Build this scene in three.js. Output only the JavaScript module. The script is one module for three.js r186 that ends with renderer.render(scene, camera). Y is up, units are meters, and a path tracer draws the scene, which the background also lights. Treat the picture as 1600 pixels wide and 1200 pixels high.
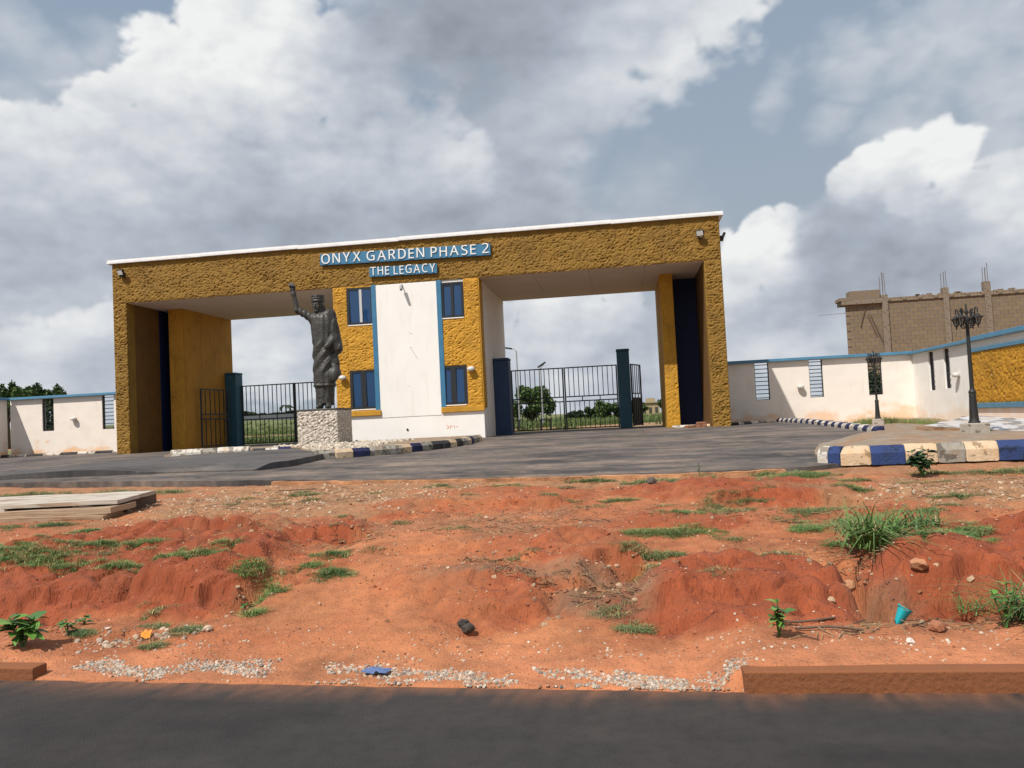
import * as THREE from 'three';
import { mergeGeometries, mergeVertices } from 'three/addons/utils/BufferGeometryUtils.js';
import { MarchingCubes } from 'three/addons/objects/MarchingCubes.js';
import { FontLoader } from 'three/addons/loaders/FontLoader.js';
import { TextGeometry } from 'three/addons/geometries/TextGeometry.js';
import { RoundedBoxGeometry } from 'three/addons/geometries/RoundedBoxGeometry.js';

// ---------- camera, sun, exposure (sky below) ----------
const scene = new THREE.Scene();
const camera = new THREE.PerspectiveCamera(2 * Math.atan(600 / 1253) * 180 / Math.PI, 4 / 3, 0.1, 4000);
camera.rotation.order = 'YXZ';
camera.rotation.set(0.044, 0.135, -0.049);
camera.position.set(2.391, 0.611, 29.089);
const SUN = new THREE.Vector3(-0.40, 1, 0.61).normalize();
const sun = new THREE.DirectionalLight(new THREE.Color(1, 0.94, 0.87), 4.9);
sun.position.copy(SUN).multiplyScalar(80);
sun.castShadow = true; sun.shadow.mapSize.set(4096, 4096); sun.shadow.radius = 1.2;
Object.assign(sun.shadow.camera, { left: -40, right: 40, top: 40, bottom: -40, near: 1, far: 220 });
scene.add(sun, sun.target);
const EXPOSURE = 1.0;

// ---------- noise and random ----------
function rng(seed) { let a = seed >>> 0; return () => { a = (a + 0x6d2b79f5) | 0; let t = Math.imul(a ^ (a >>> 15), 1 | a); t = (t + Math.imul(t ^ (t >>> 7), 61 | t)) ^ t; return ((t ^ (t >>> 14)) >>> 0) / 4294967296; }; }
const PERM = new Uint8Array(512);
{ const r = rng(7), p = [...Array(256).keys()]; for (let i = 255; i > 0; i--) { const j = Math.floor(r() * (i + 1)); [p[i], p[j]] = [p[j], p[i]]; } for (let i = 0; i < 512; i++) PERM[i] = p[i & 255]; }
const fade = (t) => t * t * t * (t * (t * 6 - 15) + 10), mix = (a, b, t) => a + (b - a) * t, clamp = (x, a = 0, b = 1) => Math.min(b, Math.max(a, x));
const sm = (a, b, x) => { const t = clamp((x - a) / (b - a)); return t * t * (3 - 2 * t); };
function grad(h, x, y, z) { h &= 15; const u = h < 8 ? x : y, v = h < 4 ? y : h === 12 || h === 14 ? x : z; return (h & 1 ? -u : u) + (h & 2 ? -v : v); }
function noise(x, y, z = 0, px = 256, py = 256) {           // Perlin noise, repeating after px, py
  const X = Math.floor(x), Y = Math.floor(y), Z = Math.floor(z); x -= X; y -= Y; z -= Z;
  const m = (a, p) => ((a % p) + p) % p, x0 = m(X, px) & 255, x1 = m(X + 1, px) & 255, y0 = m(Y, py) & 255, y1 = m(Y + 1, py) & 255, z0 = Z & 255, z1 = (Z + 1) & 255;
  const u = fade(x), v = fade(y), w = fade(z), P = PERM, h = (a, b, c) => P[P[P[a] + b] + c];
  return mix(mix(mix(grad(h(x0, y0, z0), x, y, z), grad(h(x1, y0, z0), x - 1, y, z), u), mix(grad(h(x0, y1, z0), x, y - 1, z), grad(h(x1, y1, z0), x - 1, y - 1, z), u), v),
    mix(mix(grad(h(x0, y0, z1), x, y, z - 1), grad(h(x1, y0, z1), x - 1, y, z - 1), u), mix(grad(h(x0, y1, z1), x, y - 1, z - 1), grad(h(x1, y1, z1), x - 1, y - 1, z - 1), u), v), w);
}
function fbm(x, y, z = 0, oct = 4) { let s = 0, a = 0.5, f = 1; for (let i = 0; i < oct; i++) { s += a * noise(x * f, y * f, z * f + i * 7.3); f *= 2; a *= 0.5; } return s; }
function billow(x, y, z, oct) { let s = 0, a = 0.5, f = 1; for (let i = 0; i < oct; i++) { s += a * (Math.abs(noise(x * f, y * f, z * f + i * 5.1)) * 2 - 0.45); f *= 2.05; a *= 0.52; } return s; }

// ---------- sky: blue air, heaps of cumulus with grey undersides, the same statistics all round ----------
{
  const W = 4096, H = 2048, data = new Float32Array(W * H * 4), YAW = 0.135;
  // banks of cloud from far to near; puffs [azimuth from the camera's heading, elevation, radius, brightness], degrees
  const D = Math.PI / 180, layers = [
    { soft: 0.9, alpha: 0.55, puffs: [[24.6, 21.5, 3.1, 0.62], [26.9, 21.7, 3.6, 0.60], [29.9, 21.8, 5.1, 0.57], [32.7, 18.4, 4.6, 0.57], [19.5, 20.3, 2.3, 0.57], [23.6, 18.2, 2.6, 0.57], [27.3, 16.4, 4.1, 0.60], [31.8, 14.2, 4.1, 0.57], [32.6, 21.6, 3.1, 0.54], [-29.1, 22.4, 4.1, 0.54], [-30.6, 20.4, 3.6, 0.54], [-26.9, 24.8, 2.3, 0.55], [-31.7, 24.7, 3.1, 0.57], [12.0, 15.1, 3.1, 0.43], [9.7, 14.0, 3.6, 0.43], [-31.8, 10.6, 7.7, 0.43], [-28.4, 10.0, 7.2, 0.43], [-30.5, 8.3, 4.6, 0.43], [16.6, 5.1, 3.1, 0.51], [13.3, 14.1, 2.6, 0.36]] },
    { soft: 0.9, alpha: 0.8, puffs: [[-30.8, 8.3, 6.1, 0.46], [-25.5, 8.8, 6.7, 0.43], [-19.6, 9.7, 6.7, 0.36], [-13.2, 9.7, 6.7, 0.39], [-6.5, 9.6, 6.7, 0.43], [0.4, 10.7, 5.6, 0.39], [7.2, 9.8, 5.6, 0.49], [12.9, 7.6, 4.6, 0.52], [15.8, 5.2, 4.6, 0.55], [19.8, 3.1, 4.6, 0.57], [-21.7, 5.1, 6.1, 0.52], [-30.6, 3.6, 6.1, 0.49], [11.3, 2.8, 5.6, 0.52], [25.8, 5.2, 6.1, 0.43], [31.2, 5.4, 5.6, 0.46]] },
    { soft: 0.42, alpha: 0.95, puffs: [[-3.4, 26.7, 6.7, 0.24], [1.3, 26.2, 7.2, 0.28], [-7.1, 27.1, 4.1, 0.34], [5.9, 26.6, 5.6, 0.36], [10.5, 26.6, 5.1, 0.52], [14.6, 26.4, 4.1, 0.64], [17.2, 26.4, 2.3, 0.69], [12.2, 24.3, 3.6, 0.67], [8.5, 23.3, 4.1, 0.59], [5.7, 22.0, 4.6, 0.49], [2.3, 20.5, 5.1, 0.43], [0.3, 17.7, 5.6, 0.36], [3.5, 16.2, 3.6, 0.36], [-2.1, 16.5, 5.6, 0.34], [4.5, 18.3, 3.1, 0.47], [3.3, 13.6, 3.6, 0.33], [8.6, 25.3, 4.6, 0.57]] },
    { soft: 0.26, alpha: 1, puffs: [[-19.6, 25.9, 3.1, 0.80], [-17.1, 26.1, 4.6, 0.80], [-22.3, 24.0, 3.1, 0.82], [-24.5, 22.4, 2.0, 0.80], [-21.2, 22.6, 4.6, 0.80], [-17.0, 23.7, 5.1, 0.74], [-13.9, 25.0, 4.6, 0.57], [-10.8, 25.1, 4.1, 0.36], [-10.0, 22.8, 4.1, 0.39], [-8.5, 26.0, 3.1, 0.33], [-15.3, 22.2, 3.6, 0.69], [-25.5, 22.5, 1.3, 0.78], [-27.4, 19.7, 2.6, 0.73], [-29.8, 18.8, 2.3, 0.73], [-31.7, 17.9, 3.1, 0.72], [-25.2, 19.2, 4.1, 0.69], [-28.5, 17.7, 4.1, 0.65], [-21.7, 19.1, 5.1, 0.59], [-20.0, 20.8, 3.6, 0.62], [-15.4, 20.6, 4.6, 0.69], [-14.2, 18.7, 4.1, 0.62], [-18.5, 17.7, 5.6, 0.36], [-10.2, 19.6, 4.1, 0.55], [-11.2, 16.6, 5.6, 0.46], [-6.6, 17.9, 5.1, 0.49], [-24.9, 16.1, 5.6, 0.59], [-29.7, 15.3, 5.6, 0.57], [-23.0, 15.0, 5.6, 0.52], [-17.3, 15.3, 5.6, 0.26], [-13.9, 14.9, 5.6, 0.27], [-8.6, 14.5, 5.6, 0.30], [-4.0, 14.4, 5.6, 0.28], [0.6, 13.8, 4.1, 0.28], [-27.2, 13.6, 6.1, 0.34], [-31.1, 12.9, 5.6, 0.39], [-22.3, 13.0, 5.6, 0.30], [-2.0, 18.0, 2.8, 0.64], [-3.4, 17.2, 2.6, 0.57], [-30.4, 11.8, 5.1, 0.36], [-21.5, 11.4, 4.6, 0.27], [2.8, 12.3, 3.6, 0.26]] },
    { soft: 0.28, alpha: 0.95, puffs: [[-31.1, 4.8, 2.8, 0.62], [-28.8, 6.0, 2.5, 0.69], [-27.0, 7.4, 1.8, 0.67], [-29.7, 4.4, 2.6, 0.65], [-32.1, 3.2, 3.1, 0.57], [-26.9, 4.5, 3.1, 0.39], [-28.5, 3.2, 3.6, 0.43], [-32.2, 5.2, 1.5, 0.49], [-16.7, 7.6, 2.8, 0.59], [-18.1, 5.2, 3.6, 0.57], [-14.7, 5.8, 2.8, 0.46], [-16.0, 3.6, 3.1, 0.64], [-19.7, 6.8, 3.1, 0.57], [2.5, 6.7, 2.6, 0.64], [4.8, 7.3, 2.8, 0.67], [7.6, 7.8, 2.3, 0.65], [1.7, 4.3, 3.1, 0.59], [4.6, 3.7, 4.1, 0.49], [8.3, 4.8, 3.6, 0.43], [9.5, 1.6, 3.6, 0.46], [3.1, 1.4, 4.1, 0.55], [-9.0, 4.7, 6.1, 0.51], [-4.5, 4.6, 6.1, 0.51]] },
    { soft: 0.28, alpha: 1, puffs: [[19.4, 12.4, 1.7, 0.80], [18.1, 11.3, 1.9, 0.80], [16.5, 9.9, 2.3, 0.74], [20.7, 13.0, 1.3, 0.76], [16.0, 8.2, 2.6, 0.65], [18.8, 10.1, 2.0, 0.73], [23.7, 13.4, 1.5, 0.76], [26.0, 14.3, 1.8, 0.78], [27.9, 14.9, 1.8, 0.80], [29.6, 15.2, 1.7, 0.82], [30.0, 14.1, 1.5, 0.72], [24.9, 13.9, 1.5, 0.73], [27.1, 13.1, 2.0, 0.57], [22.4, 12.4, 1.7, 0.34], [24.2, 11.7, 2.6, 0.30], [21.9, 10.6, 2.6, 0.30], [25.7, 9.9, 3.1, 0.30], [23.4, 9.2, 3.1, 0.32], [28.2, 11.3, 2.3, 0.43], [29.0, 9.6, 3.1, 0.36], [31.6, 11.4, 1.8, 0.72], [32.5, 10.3, 2.0, 0.64], [30.4, 9.8, 2.6, 0.52], [32.7, 8.3, 2.6, 0.43], [31.3, 7.3, 3.1, 0.39], [28.5, 7.7, 3.1, 0.28], [25.6, 7.7, 2.8, 0.28], [19.3, 8.3, 2.8, 0.52], [17.2, 6.8, 2.6, 0.34], [20.1, 6.6, 2.8, 0.26], [22.5, 6.8, 2.3, 0.28], [18.5, 4.8, 2.3, 0.52], [20.8, 4.8, 2.0, 0.49], [16.2, 4.7, 2.3, 0.49], [33.0, 12.4, 2.0, 0.57], [31.3, 12.7, 1.8, 0.55], [33.5, 10.8, 2.6, 0.57]] }
  ];
  const r = rng(99), rest = { soft: 0.3, alpha: 0.95, puffs: [] };
  for (let k = 0; k < 95; k++) {                              // the same kind of heaps all round the rest of the sky
    const az = 46 + 2.8 * k + r() * 3, el = 3 + r() * r() * 44, w = 4 + r() * 5; if (az > 314) continue;
    for (let i = 0; i < 6; i++) { const t = r(); rest.puffs.push([az + (r() - 0.5) * w * 3, el + (t - 0.4) * w, w * (0.4 + 0.35 * r()), 0.28 + 0.5 * t]); }
  }
  for (let k = 0; k < 60; k++) { const az = r() * 360, el = 36 + r() * 50, w = 5 + r() * 6; for (let i = 0; i < 4; i++) rest.puffs.push([az + (r() - 0.5) * w * 2 / Math.cos(el * D), el + (r() - 0.5) * w, w * (0.5 + 0.4 * r()), 0.3 + 0.4 * r()]); }
  layers.push(rest);
  function colour(az, el, out) {
    const a = az * D, e = el * D, x = Math.sin(a) * Math.cos(e), y = Math.sin(e), z = -Math.cos(a) * Math.cos(e), stretch = Math.cos(e);
    const wx = fbm(x * 7, y * 9, z * 7, 4) * 3.2 + fbm(x * 30, y * 40, z * 30, 3) * 0.9, wy = fbm(x * 7 + 31, y * 9, z * 7, 4) * 2.6 + fbm(x * 30 + 9, y * 40, z * 30, 3) * 0.8;
    const b = billow(x * 13 + 3, y * 17, z * 13, 5), lee = billow(x * 13 + 3 + 0.10, y * 17 - 0.16, z * 13, 4), b2 = billow(x * 6.5 + 8, y * 10, z * 6.5, 6), lee2 = billow(x * 6.5 + 8.14, y * 10 - 0.26, z * 6.5, 6), soft = fbm(x * 5 + 11, y * 12, z * 5, 5), fine = fbm(x * 24, y * 46, z * 24, 5);
    const high = clamp(el / 30), up = clamp((el - 26) / 60);
    out[0] = mix(0.41, 0.275, high) * (1 - 0.45 * up); out[1] = mix(0.465, 0.36, high) * (1 - 0.32 * up); out[2] = mix(0.52, 0.475, high) * (1 - 0.12 * up);
    for (const { soft: s, alpha, puffs } of layers) {
      let f = -1, sw = 1e-6, sl = 0;
      for (const p of puffs) {
        let dx = az + wx - p[0]; if (dx > 180) dx -= 360; else if (dx < -180) dx += 360; dx *= stretch; if (dx > 3 * p[2] || dx < -3 * p[2]) continue; const dy = el + wy - p[1]; if (dy > 3 * p[2] || dy < -3 * p[2]) continue;
        const q = (dx * dx + dy * dy) / (p[2] * p[2]), g = 1 - Math.sqrt(q); if (g > f) f = g; const w = Math.exp(-2.2 * q) + 0.002 * Math.exp(-0.4 * q); sw += w; sl += w * p[3];
      }
      if (f < -0.8) continue;
      f += b * (s < 0.3 ? 0.55 : 0.3) + b2 * 0.4 + soft * 0.3 + fine * 0.3;
      let L = 0.135 + 0.90 * sl / sw; const hard = sm(0.42, 0.66, L), k = alpha * sm(-0.25 * (1 - hard) - 0.02, mix(0.7, s, hard), f); if (k <= 0) continue;
      const crisp = (s < 0.3 ? 1 : 0.5) * mix(0.6, 1, hard); L = clamp(L * (1.04 + 0.24 * soft + 0.16 * fine) + crisp * (0.12 * (lee - b) + 0.06 * b) + 0.14 * (lee2 - b2) * mix(0.65, 1, hard) + 0.05 * (1 - sm(0, 0.35, f)) * crisp, 0.26, 0.88);
      const warm = clamp((L - 0.46) * 2.6); out[0] = mix(out[0], L * mix(0.875, 0.995, warm), k); out[1] = mix(out[1], L * mix(0.965, 1.005, warm), k); out[2] = mix(out[2], L * mix(1.12, 1.005, warm), k);
    }
    return out;
  }
  const put = (row, col, c) => { const i = (row * W + col) * 4; data[i] = c[0]; data[i + 1] = c[1]; data[i + 2] = c[2]; data[i + 3] = 1; };
  const dirOf = (row, col) => {                               // equirectangular as three.js reads it: u = atan2(z, x) / 2pi + 0.5
    const az = ((col + 0.5) / W - 0.5) * 2 * Math.PI, el = ((row + 0.5) / H - 0.5) * 180;
    const x = Math.cos(az), z = Math.sin(az); let a = (Math.atan2(x, -z) + YAW) / D; if (a > 180) a -= 360; return [a, el];
  };
  const inView = (a, el) => Math.abs(a) < 46 && el < 40, S = 8, c0 = [0, 0, 0], grid = new Map();
  const coarse = (row, col) => { const key = row * W + (col % W); if (!grid.has(key)) { const [a, el] = dirOf(row, col % W); grid.set(key, colour(a, Math.max(0, Math.min(89, el)), [0, 0, 0])); } return grid.get(key); };
  for (let row = H / 2; row < H; row++) for (let col = 0; col < W; col++) {
    const [a, el] = dirOf(row, col);
    if (inView(a, el)) { put(row, col, colour(a, el, c0)); continue; }
    const r0 = Math.min(row - row % S, H - S), q0 = col - col % S, fr = (row - r0) / S, fc = (col - q0) / S, A = coarse(r0, q0), B = coarse(r0, q0 + S), C = coarse(Math.min(r0 + S, H - 1), q0), E = coarse(Math.min(r0 + S, H - 1), q0 + S);
    put(row, col, [0, 1, 2].map((i) => mix(mix(A[i], B[i], fc), mix(C[i], E[i], fc), fr)));
  }
  for (let row = 0; row < H / 2; row++) for (let col = 0; col < W; col++) put(row, col, [0.3, 0.24, 0.18]);
  const sky = new THREE.DataTexture(data, W, H, THREE.RGBAFormat, THREE.FloatType);
  sky.mapping = THREE.EquirectangularReflectionMapping; sky.magFilter = THREE.LinearFilter; sky.needsUpdate = true;
  scene.background = sky; scene.environment = sky;
}

// ---------- textures ----------
const lin2s = (x) => Math.round(255 * clamp(x <= 0.0031308 ? 12.92 * x : 1.055 * Math.pow(x, 1 / 2.4) - 0.055));
function colourTex(n, metres, fn, m = n) {                    // fn(u, v) in 0..1 -> linear [r, g, b]; repeats every so many metres
  const d = new Uint8Array(n * m * 4);
  for (let j = 0; j < m; j++) for (let i = 0; i < n; i++) { const c = fn((i + 0.5) / n, (j + 0.5) / m), o = (j * n + i) * 4; d[o] = lin2s(c[0]); d[o + 1] = lin2s(c[1]); d[o + 2] = lin2s(c[2]); d[o + 3] = 255; }
  const t = new THREE.DataTexture(d, n, m); t.colorSpace = THREE.SRGBColorSpace; t.wrapS = t.wrapT = THREE.RepeatWrapping; t.magFilter = THREE.LinearFilter; t.generateMipmaps = true; t.needsUpdate = true;
  if (metres) t.repeat.set(1 / metres, 1 / metres);
  return t;
}
function bumpTex(n, metres, fn) {
  const d = new Uint8Array(n * n * 4);
  for (let j = 0; j < n; j++) for (let i = 0; i < n; i++) { const c = Math.round(255 * clamp(fn((i + 0.5) / n, (j + 0.5) / n))), o = (j * n + i) * 4; d[o] = d[o + 1] = d[o + 2] = c; d[o + 3] = 255; }
  const t = new THREE.DataTexture(d, n, n); t.wrapS = t.wrapT = THREE.RepeatWrapping; t.magFilter = THREE.LinearFilter; t.needsUpdate = true; t.repeat.set(1 / metres, 1 / metres);
  return t;
}
const tn = (u, v, f, s = 0) => noise(u * f, v * f, s, f, f);   // tiling noise at f cells a side
const tf = (u, v, f, oct, s = 0) => { let a = 0.5, t = 0; for (let i = 0; i < oct; i++) { t += a * tn(u, v, f, s + i * 3.7); f *= 2; a *= 0.55; } return t; };
const scale3 = (c, k) => [c[0] * k, c[1] * k, c[2] * k], mix3 = (a, b, t) => [mix(a[0], b[0], t), mix(a[1], b[1], t), mix(a[2], b[2], t)];
const T = {
  grain: colourTex(512, 2, (u, v) => { const k = 0.93 + 0.22 * tf(u, v, 6, 6) + 0.06 * tn(u, v, 180, 9); return [k, k, k]; }),
  paintWear: colourTex(1024, 5, (u, v) => { const n = tf(u, v, 5, 6), s = sm(0.08, 0.3, noise(u * 26, v * 3, 4, 26, 3) * 0.6 + tf(u, v, 9, 5, 6)), p = sm(0.22, 0.4, tf(u, v, 14, 5, 9)), k = 0.96 + 0.45 * n + 0.08 * tn(u, v, 180, 9); return mix3(mix3([k, k, k], [0.72, 0.70, 0.62], s * 0.5), [1.2, 1.25, 1.4], p * 0.4); }),
  fine: bumpTex(512, 0.8, (u, v) => 0.5 + 0.8 * tf(u, v, 24, 4, 2)),
  wallGrain: colourTex(1024, 6, (u, v) => { const b = tf(u, v, 5, 6), s = sm(0.12, 0.3, tf(u, v, 9, 5, 5)); return mix3([0.97 + 0.10 * b, 0.965 + 0.10 * b, 0.95 + 0.10 * b], [0.90, 0.87, 0.82], 0.3 * s); }),
  asphalt: colourTex(1024, 1.2, (u, v) => { const k = 0.86 + 0.5 * tf(u, v, 12, 5) + 0.5 * Math.max(0, tn(u, v, 170, 4)) + 0.25 * tn(u, v, 250, 8); return [k, k * 0.99, k * 0.97]; }),
  asphaltBump: bumpTex(1024, 1.2, (u, v) => 0.5 + 0.35 * tn(u, v, 120, 3) + 0.3 * tn(u, v, 240, 5)),
  soil: colourTex(1024, 1.6, (u, v) => {
    const k = 0.9 + 0.34 * tf(u, v, 8, 6) + 0.14 * tn(u, v, 200, 4), p = sm(0.30, 0.5, tn(u, v, 110, 6)), q = sm(0.33, 0.5, tn(u, v, 70, 12)), r = sm(0.4, 0.55, tn(u, v, 46, 17));
    let c = [k, k, k]; c = mix3(c, [1.25, 1.7, 2.1], p * 0.5); c = mix3(c, [0.55, 0.6, 0.7], q * 0.7); return mix3(c, [1.2, 1.35, 1.5], r * 0.5);
  }),
  soilBump: bumpTex(1024, 1.6, (u, v) => 0.5 + 0.5 * tf(u, v, 14, 6, 3) + 0.2 * Math.max(0, tn(u, v, 110, 6)) + 0.2 * Math.max(0, tn(u, v, 70, 12))),
  rust: colourTex(512, 1.5, (u, v) => { const s = sm(-0.05, 0.3, tf(u, v, 5, 5)), p = sm(0.2, 0.4, tf(u, v, 16, 4, 8)); return mix3(mix3([0.95, 0.95, 0.95], [1.25, 0.95, 0.72], s), [0.6, 0.55, 0.5], p * 0.7); }),
  wood: colourTex(512, 0, (u, v) => { const g = noise(u * 3, v * 24, 1, 3, 24) + 0.6 * noise(u * 6, v * 60, 3, 6, 60), d = sm(0.02, 0.3, tf(u, v, 4, 5, 5)), k = 0.92 + 0.42 * g + 0.3 * tf(u, v, 6, 4); return mix3([k, k * 0.98, k * 0.94], [0.62 * k, 0.46 * k, 0.33 * k], d * 0.8); }),
  kerb: colourTex(512, 0.9, (u, v) => { const b = tf(u, v, 6, 5), chip = sm(0.16, 0.24, tf(u, v, 7, 5, 3)), mud = sm(0.05, 0.35, tf(u, v, 4, 5, 9)); return mix3(mix3([0.95 + 0.2 * b, 0.95 + 0.2 * b, 0.95 + 0.2 * b], [0.9, 0.74, 0.55], mud * 0.6), [0.42, 0.38, 0.33], chip * 0.85); }),
  kerbWorn: colourTex(512, 0.9, (u, v) => { const b = tf(u, v, 6, 5), chip = sm(0.02, 0.12, tf(u, v, 6, 5, 3)), mud = sm(0.0, 0.3, tf(u, v, 4, 5, 9)); return mix3(mix3([0.95 + 0.3 * b, 0.95 + 0.3 * b, 0.93 + 0.3 * b], [0.85, 0.66, 0.46], mud * 0.6), [0.36, 0.33, 0.29], chip * 0.9); }),
};
const C = (r, g, b) => new THREE.Color().setRGB(r, g, b);
function mat(r, g, b, rough = 0.85, o = {}) { return new THREE.MeshStandardMaterial({ color: C(r, g, b), roughness: rough, side: THREE.DoubleSide, ...o }); }
const M = {
  ochre: mat(0.245, 0.130, 0.014, 0.8, { map: T.paintWear, bumpMap: T.fine, bumpScale: 0.006 }),
  yellow: mat(0.52, 0.262, 0.020, 0.8, { map: T.paintWear, bumpMap: T.fine, bumpScale: 0.006 }),
  yellowPlain: mat(0.50, 0.24, 0.022, 0.8, { map: T.paintWear, bumpMap: T.fine, bumpScale: 0.003 }),
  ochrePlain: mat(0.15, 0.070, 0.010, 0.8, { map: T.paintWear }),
  white: mat(0.85, 0.83, 0.80, 0.85, { map: T.wallGrain, bumpMap: T.fine, bumpScale: 0.002 }),
  cream: mat(0.76, 0.69, 0.61, 0.9, { map: T.wallGrain, bumpMap: T.fine, bumpScale: 0.003 }),
  soffit: mat(0.68, 0.57, 0.49, 0.9, { map: T.wallGrain }),
  roof: mat(0.8, 0.79, 0.78, 0.6, { map: T.grain }),
  navy: mat(0.006, 0.017, 0.075, 0.7, { map: T.grain }),
  navyPost: mat(0.012, 0.04, 0.10, 0.6, { map: T.grain }),
  teal: mat(0.02, 0.10, 0.155, 0.6, { map: T.grain }),
  blue: mat(0.04, 0.18, 0.32, 0.55, { map: T.grain }),
  coping: mat(0.085, 0.235, 0.36, 0.55, { map: T.grain }),
  letter: mat(0.80, 0.80, 0.78, 0.6, { map: T.grain }),
  black: mat(0.018, 0.018, 0.02, 0.5, { map: T.grain, metalness: 0.2 }),
  gateMetal: mat(0.022, 0.026, 0.030, 0.5, { map: T.rust, metalness: 0.1 }),
  frameMetal: mat(0.03, 0.032, 0.036, 0.4, { metalness: 0.3 }),
  glass: new THREE.MeshPhysicalMaterial({ color: C(0.016, 0.055, 0.14), roughness: 0.05, metalness: 0.0, ior: 1.55, side: THREE.DoubleSide }),
  curtain: mat(0.5, 0.5, 0.5, 0.9),
  lamp: mat(0.55, 0.53, 0.50, 0.5), lampGlass: mat(0.75, 0.75, 0.72, 0.25),
  iron: mat(0.020, 0.021, 0.021, 0.55, { map: T.rust, metalness: 0.15 }),
  concrete: mat(0.42, 0.37, 0.31, 0.95, { map: T.kerb, bumpMap: T.fine, bumpScale: 0.006 }),
  galv: mat(0.33, 0.34, 0.35, 0.5, { metalness: 0.4 }),
};

// ---------- object helpers ----------
const used = new Set(), counts = new WeakMap();
function numbered(n) { if (!used.has(n)) { used.add(n); return n; } for (let i = 1; ; i++) { const m = n + '_' + String(i).padStart(3, '0'); if (!used.has(m)) { used.add(m); return m; } } }
function tag(o, label, category, group, kind) { if (label) o.userData.label = label; if (category) o.userData.category = category; if (group) o.userData.group = group; if (kind) o.userData.kind = kind; return o; }
function thing(name, label, category, [x, y, z] = [0, 0, 0], turn = 0, group, kind) { const o = new THREE.Group(); o.name = numbered(name); o.position.set(x, y, z); o.rotation.y = turn; scene.add(o); return tag(o, label, category, group, kind); }
function part(parent, name, geos, m, label) {
  const g = Array.isArray(geos) ? merge(geos) : geos, o = new THREE.Mesh(g, m);
  o.castShadow = o.receiveShadow = true;
  if (parent === scene) o.name = numbered(name); else { let n = name, i = 0; if (!counts.has(parent)) counts.set(parent, new Map()); const names = counts.get(parent); i = names.get(name) ?? 0; names.set(name, i + 1); if (i) n = name + '_' + String(i).padStart(3, '0'); o.name = n; }
  if (label) o.userData.label = label;
  parent.add(o); return o;
}
function copy(o, label, [x, y, z], turn = 0) { const c = o.clone(); c.name = numbered(o.name.replace(/_\d{3}$/, '')); scene.add(c); c.position.set(x, y, z); c.rotation.y = turn; if (label) c.userData.label = label; return c; }
function merge(list) { const l = list.map((g) => { const h = g.index ? g.toNonIndexed() : g; for (const k of Object.keys(h.attributes)) if (!['position', 'normal', 'uv', 'color'].includes(k)) h.deleteAttribute(k); return h; }); return l.length === 1 ? l[0] : mergeGeometries(l); }
function boxUV(g, s = 1) {                                     // uv in metres along the faces
  g = g.index ? g.toNonIndexed() : g; const p = g.attributes.position, n = g.attributes.normal, uv = new Float32Array(p.count * 2);
  for (let i = 0; i < p.count; i++) { const ax = Math.abs(n.getX(i)), ay = Math.abs(n.getY(i)), az = Math.abs(n.getZ(i)), x = p.getX(i), y = p.getY(i), z = p.getZ(i); uv[2 * i] = s * (ax > ay && ax > az ? z : x); uv[2 * i + 1] = s * (ay >= ax && ay >= az ? z : y); }
  g.setAttribute('uv', new THREE.BufferAttribute(uv, 2)); return g;
}
function box(x0, y0, z0, x1, y1, z1, bevel = 0) {              // by two corners, uv in metres
  const w = x1 - x0, h = y1 - y0, d = z1 - z0, g = bevel ? new RoundedBoxGeometry(w, h, d, 2, Math.min(bevel, w * 0.45, h * 0.45, d * 0.45)) : new THREE.BoxGeometry(w, h, d);
  g.translate((x0 + x1) / 2, (y0 + y1) / 2, (z0 + z1) / 2); return boxUV(g);
}
function bar(a, b, r, seg = 6, r2 = r) { const A = new THREE.Vector3(...a), B = new THREE.Vector3(...b), g = new THREE.CylinderGeometry(r2, r, A.distanceTo(B), seg); g.applyQuaternion(new THREE.Quaternion().setFromUnitVectors(new THREE.Vector3(0, 1, 0), B.clone().sub(A).normalize())); const c = A.add(B).multiplyScalar(0.5); g.translate(c.x, c.y, c.z); return g; }
function tube(pts, r, seg = 6, n = 24) { return new THREE.TubeGeometry(new THREE.CatmullRomCurve3(pts.map((p) => new THREE.Vector3(...p))), n, r, seg); }
function lathe(pts, seg = 16) { return new THREE.LatheGeometry(pts.map(([r, y]) => new THREE.Vector2(r, y)), seg); }
// hand-thrown stucco: a sheet w by h in the xy plane with real lumps standing out along +z
function lumps(x, y) {
  const wx = x + 0.04 * noise(x * 7, y * 7, 3), wy = y + 0.04 * noise(x * 7 + 9, y * 7, 4);
  const a = 1 - Math.abs(noise(wx * 7.5, wy * 11, 1)) * 2.2, b = 1 - Math.abs(noise(wx * 15 + 4, wy * 19, 2)) * 2.2;
  return (0.55 * a + 0.3 * b) * (0.9 + 0.45 * noise(x * 0.9, y * 1.3, 8)) + 0.25 * noise(wx * 3, wy * 3, 6) + 0.12;
}
function stucco(w, h, amp, step = 0.025, ox = 0, oy = 0) {
  const nx = Math.max(2, Math.ceil(w / step)), ny = Math.max(2, Math.ceil(h / step)), g = new THREE.PlaneGeometry(w, h, nx, ny); g.translate(w / 2, h / 2, 0);
  const p = g.attributes.position, uv = g.attributes.uv;
  for (let i = 0; i < p.count; i++) { const x = p.getX(i), y = p.getY(i), e = Math.min(1, Math.min(x, y, w - x, h - y) / 0.04 + 0.25); p.setZ(i, amp * (lumps(x + ox, y + oy) - 0.2) * e); uv.setXY(i, x, y); }
  g.computeVertexNormals(); return g;
}
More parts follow.
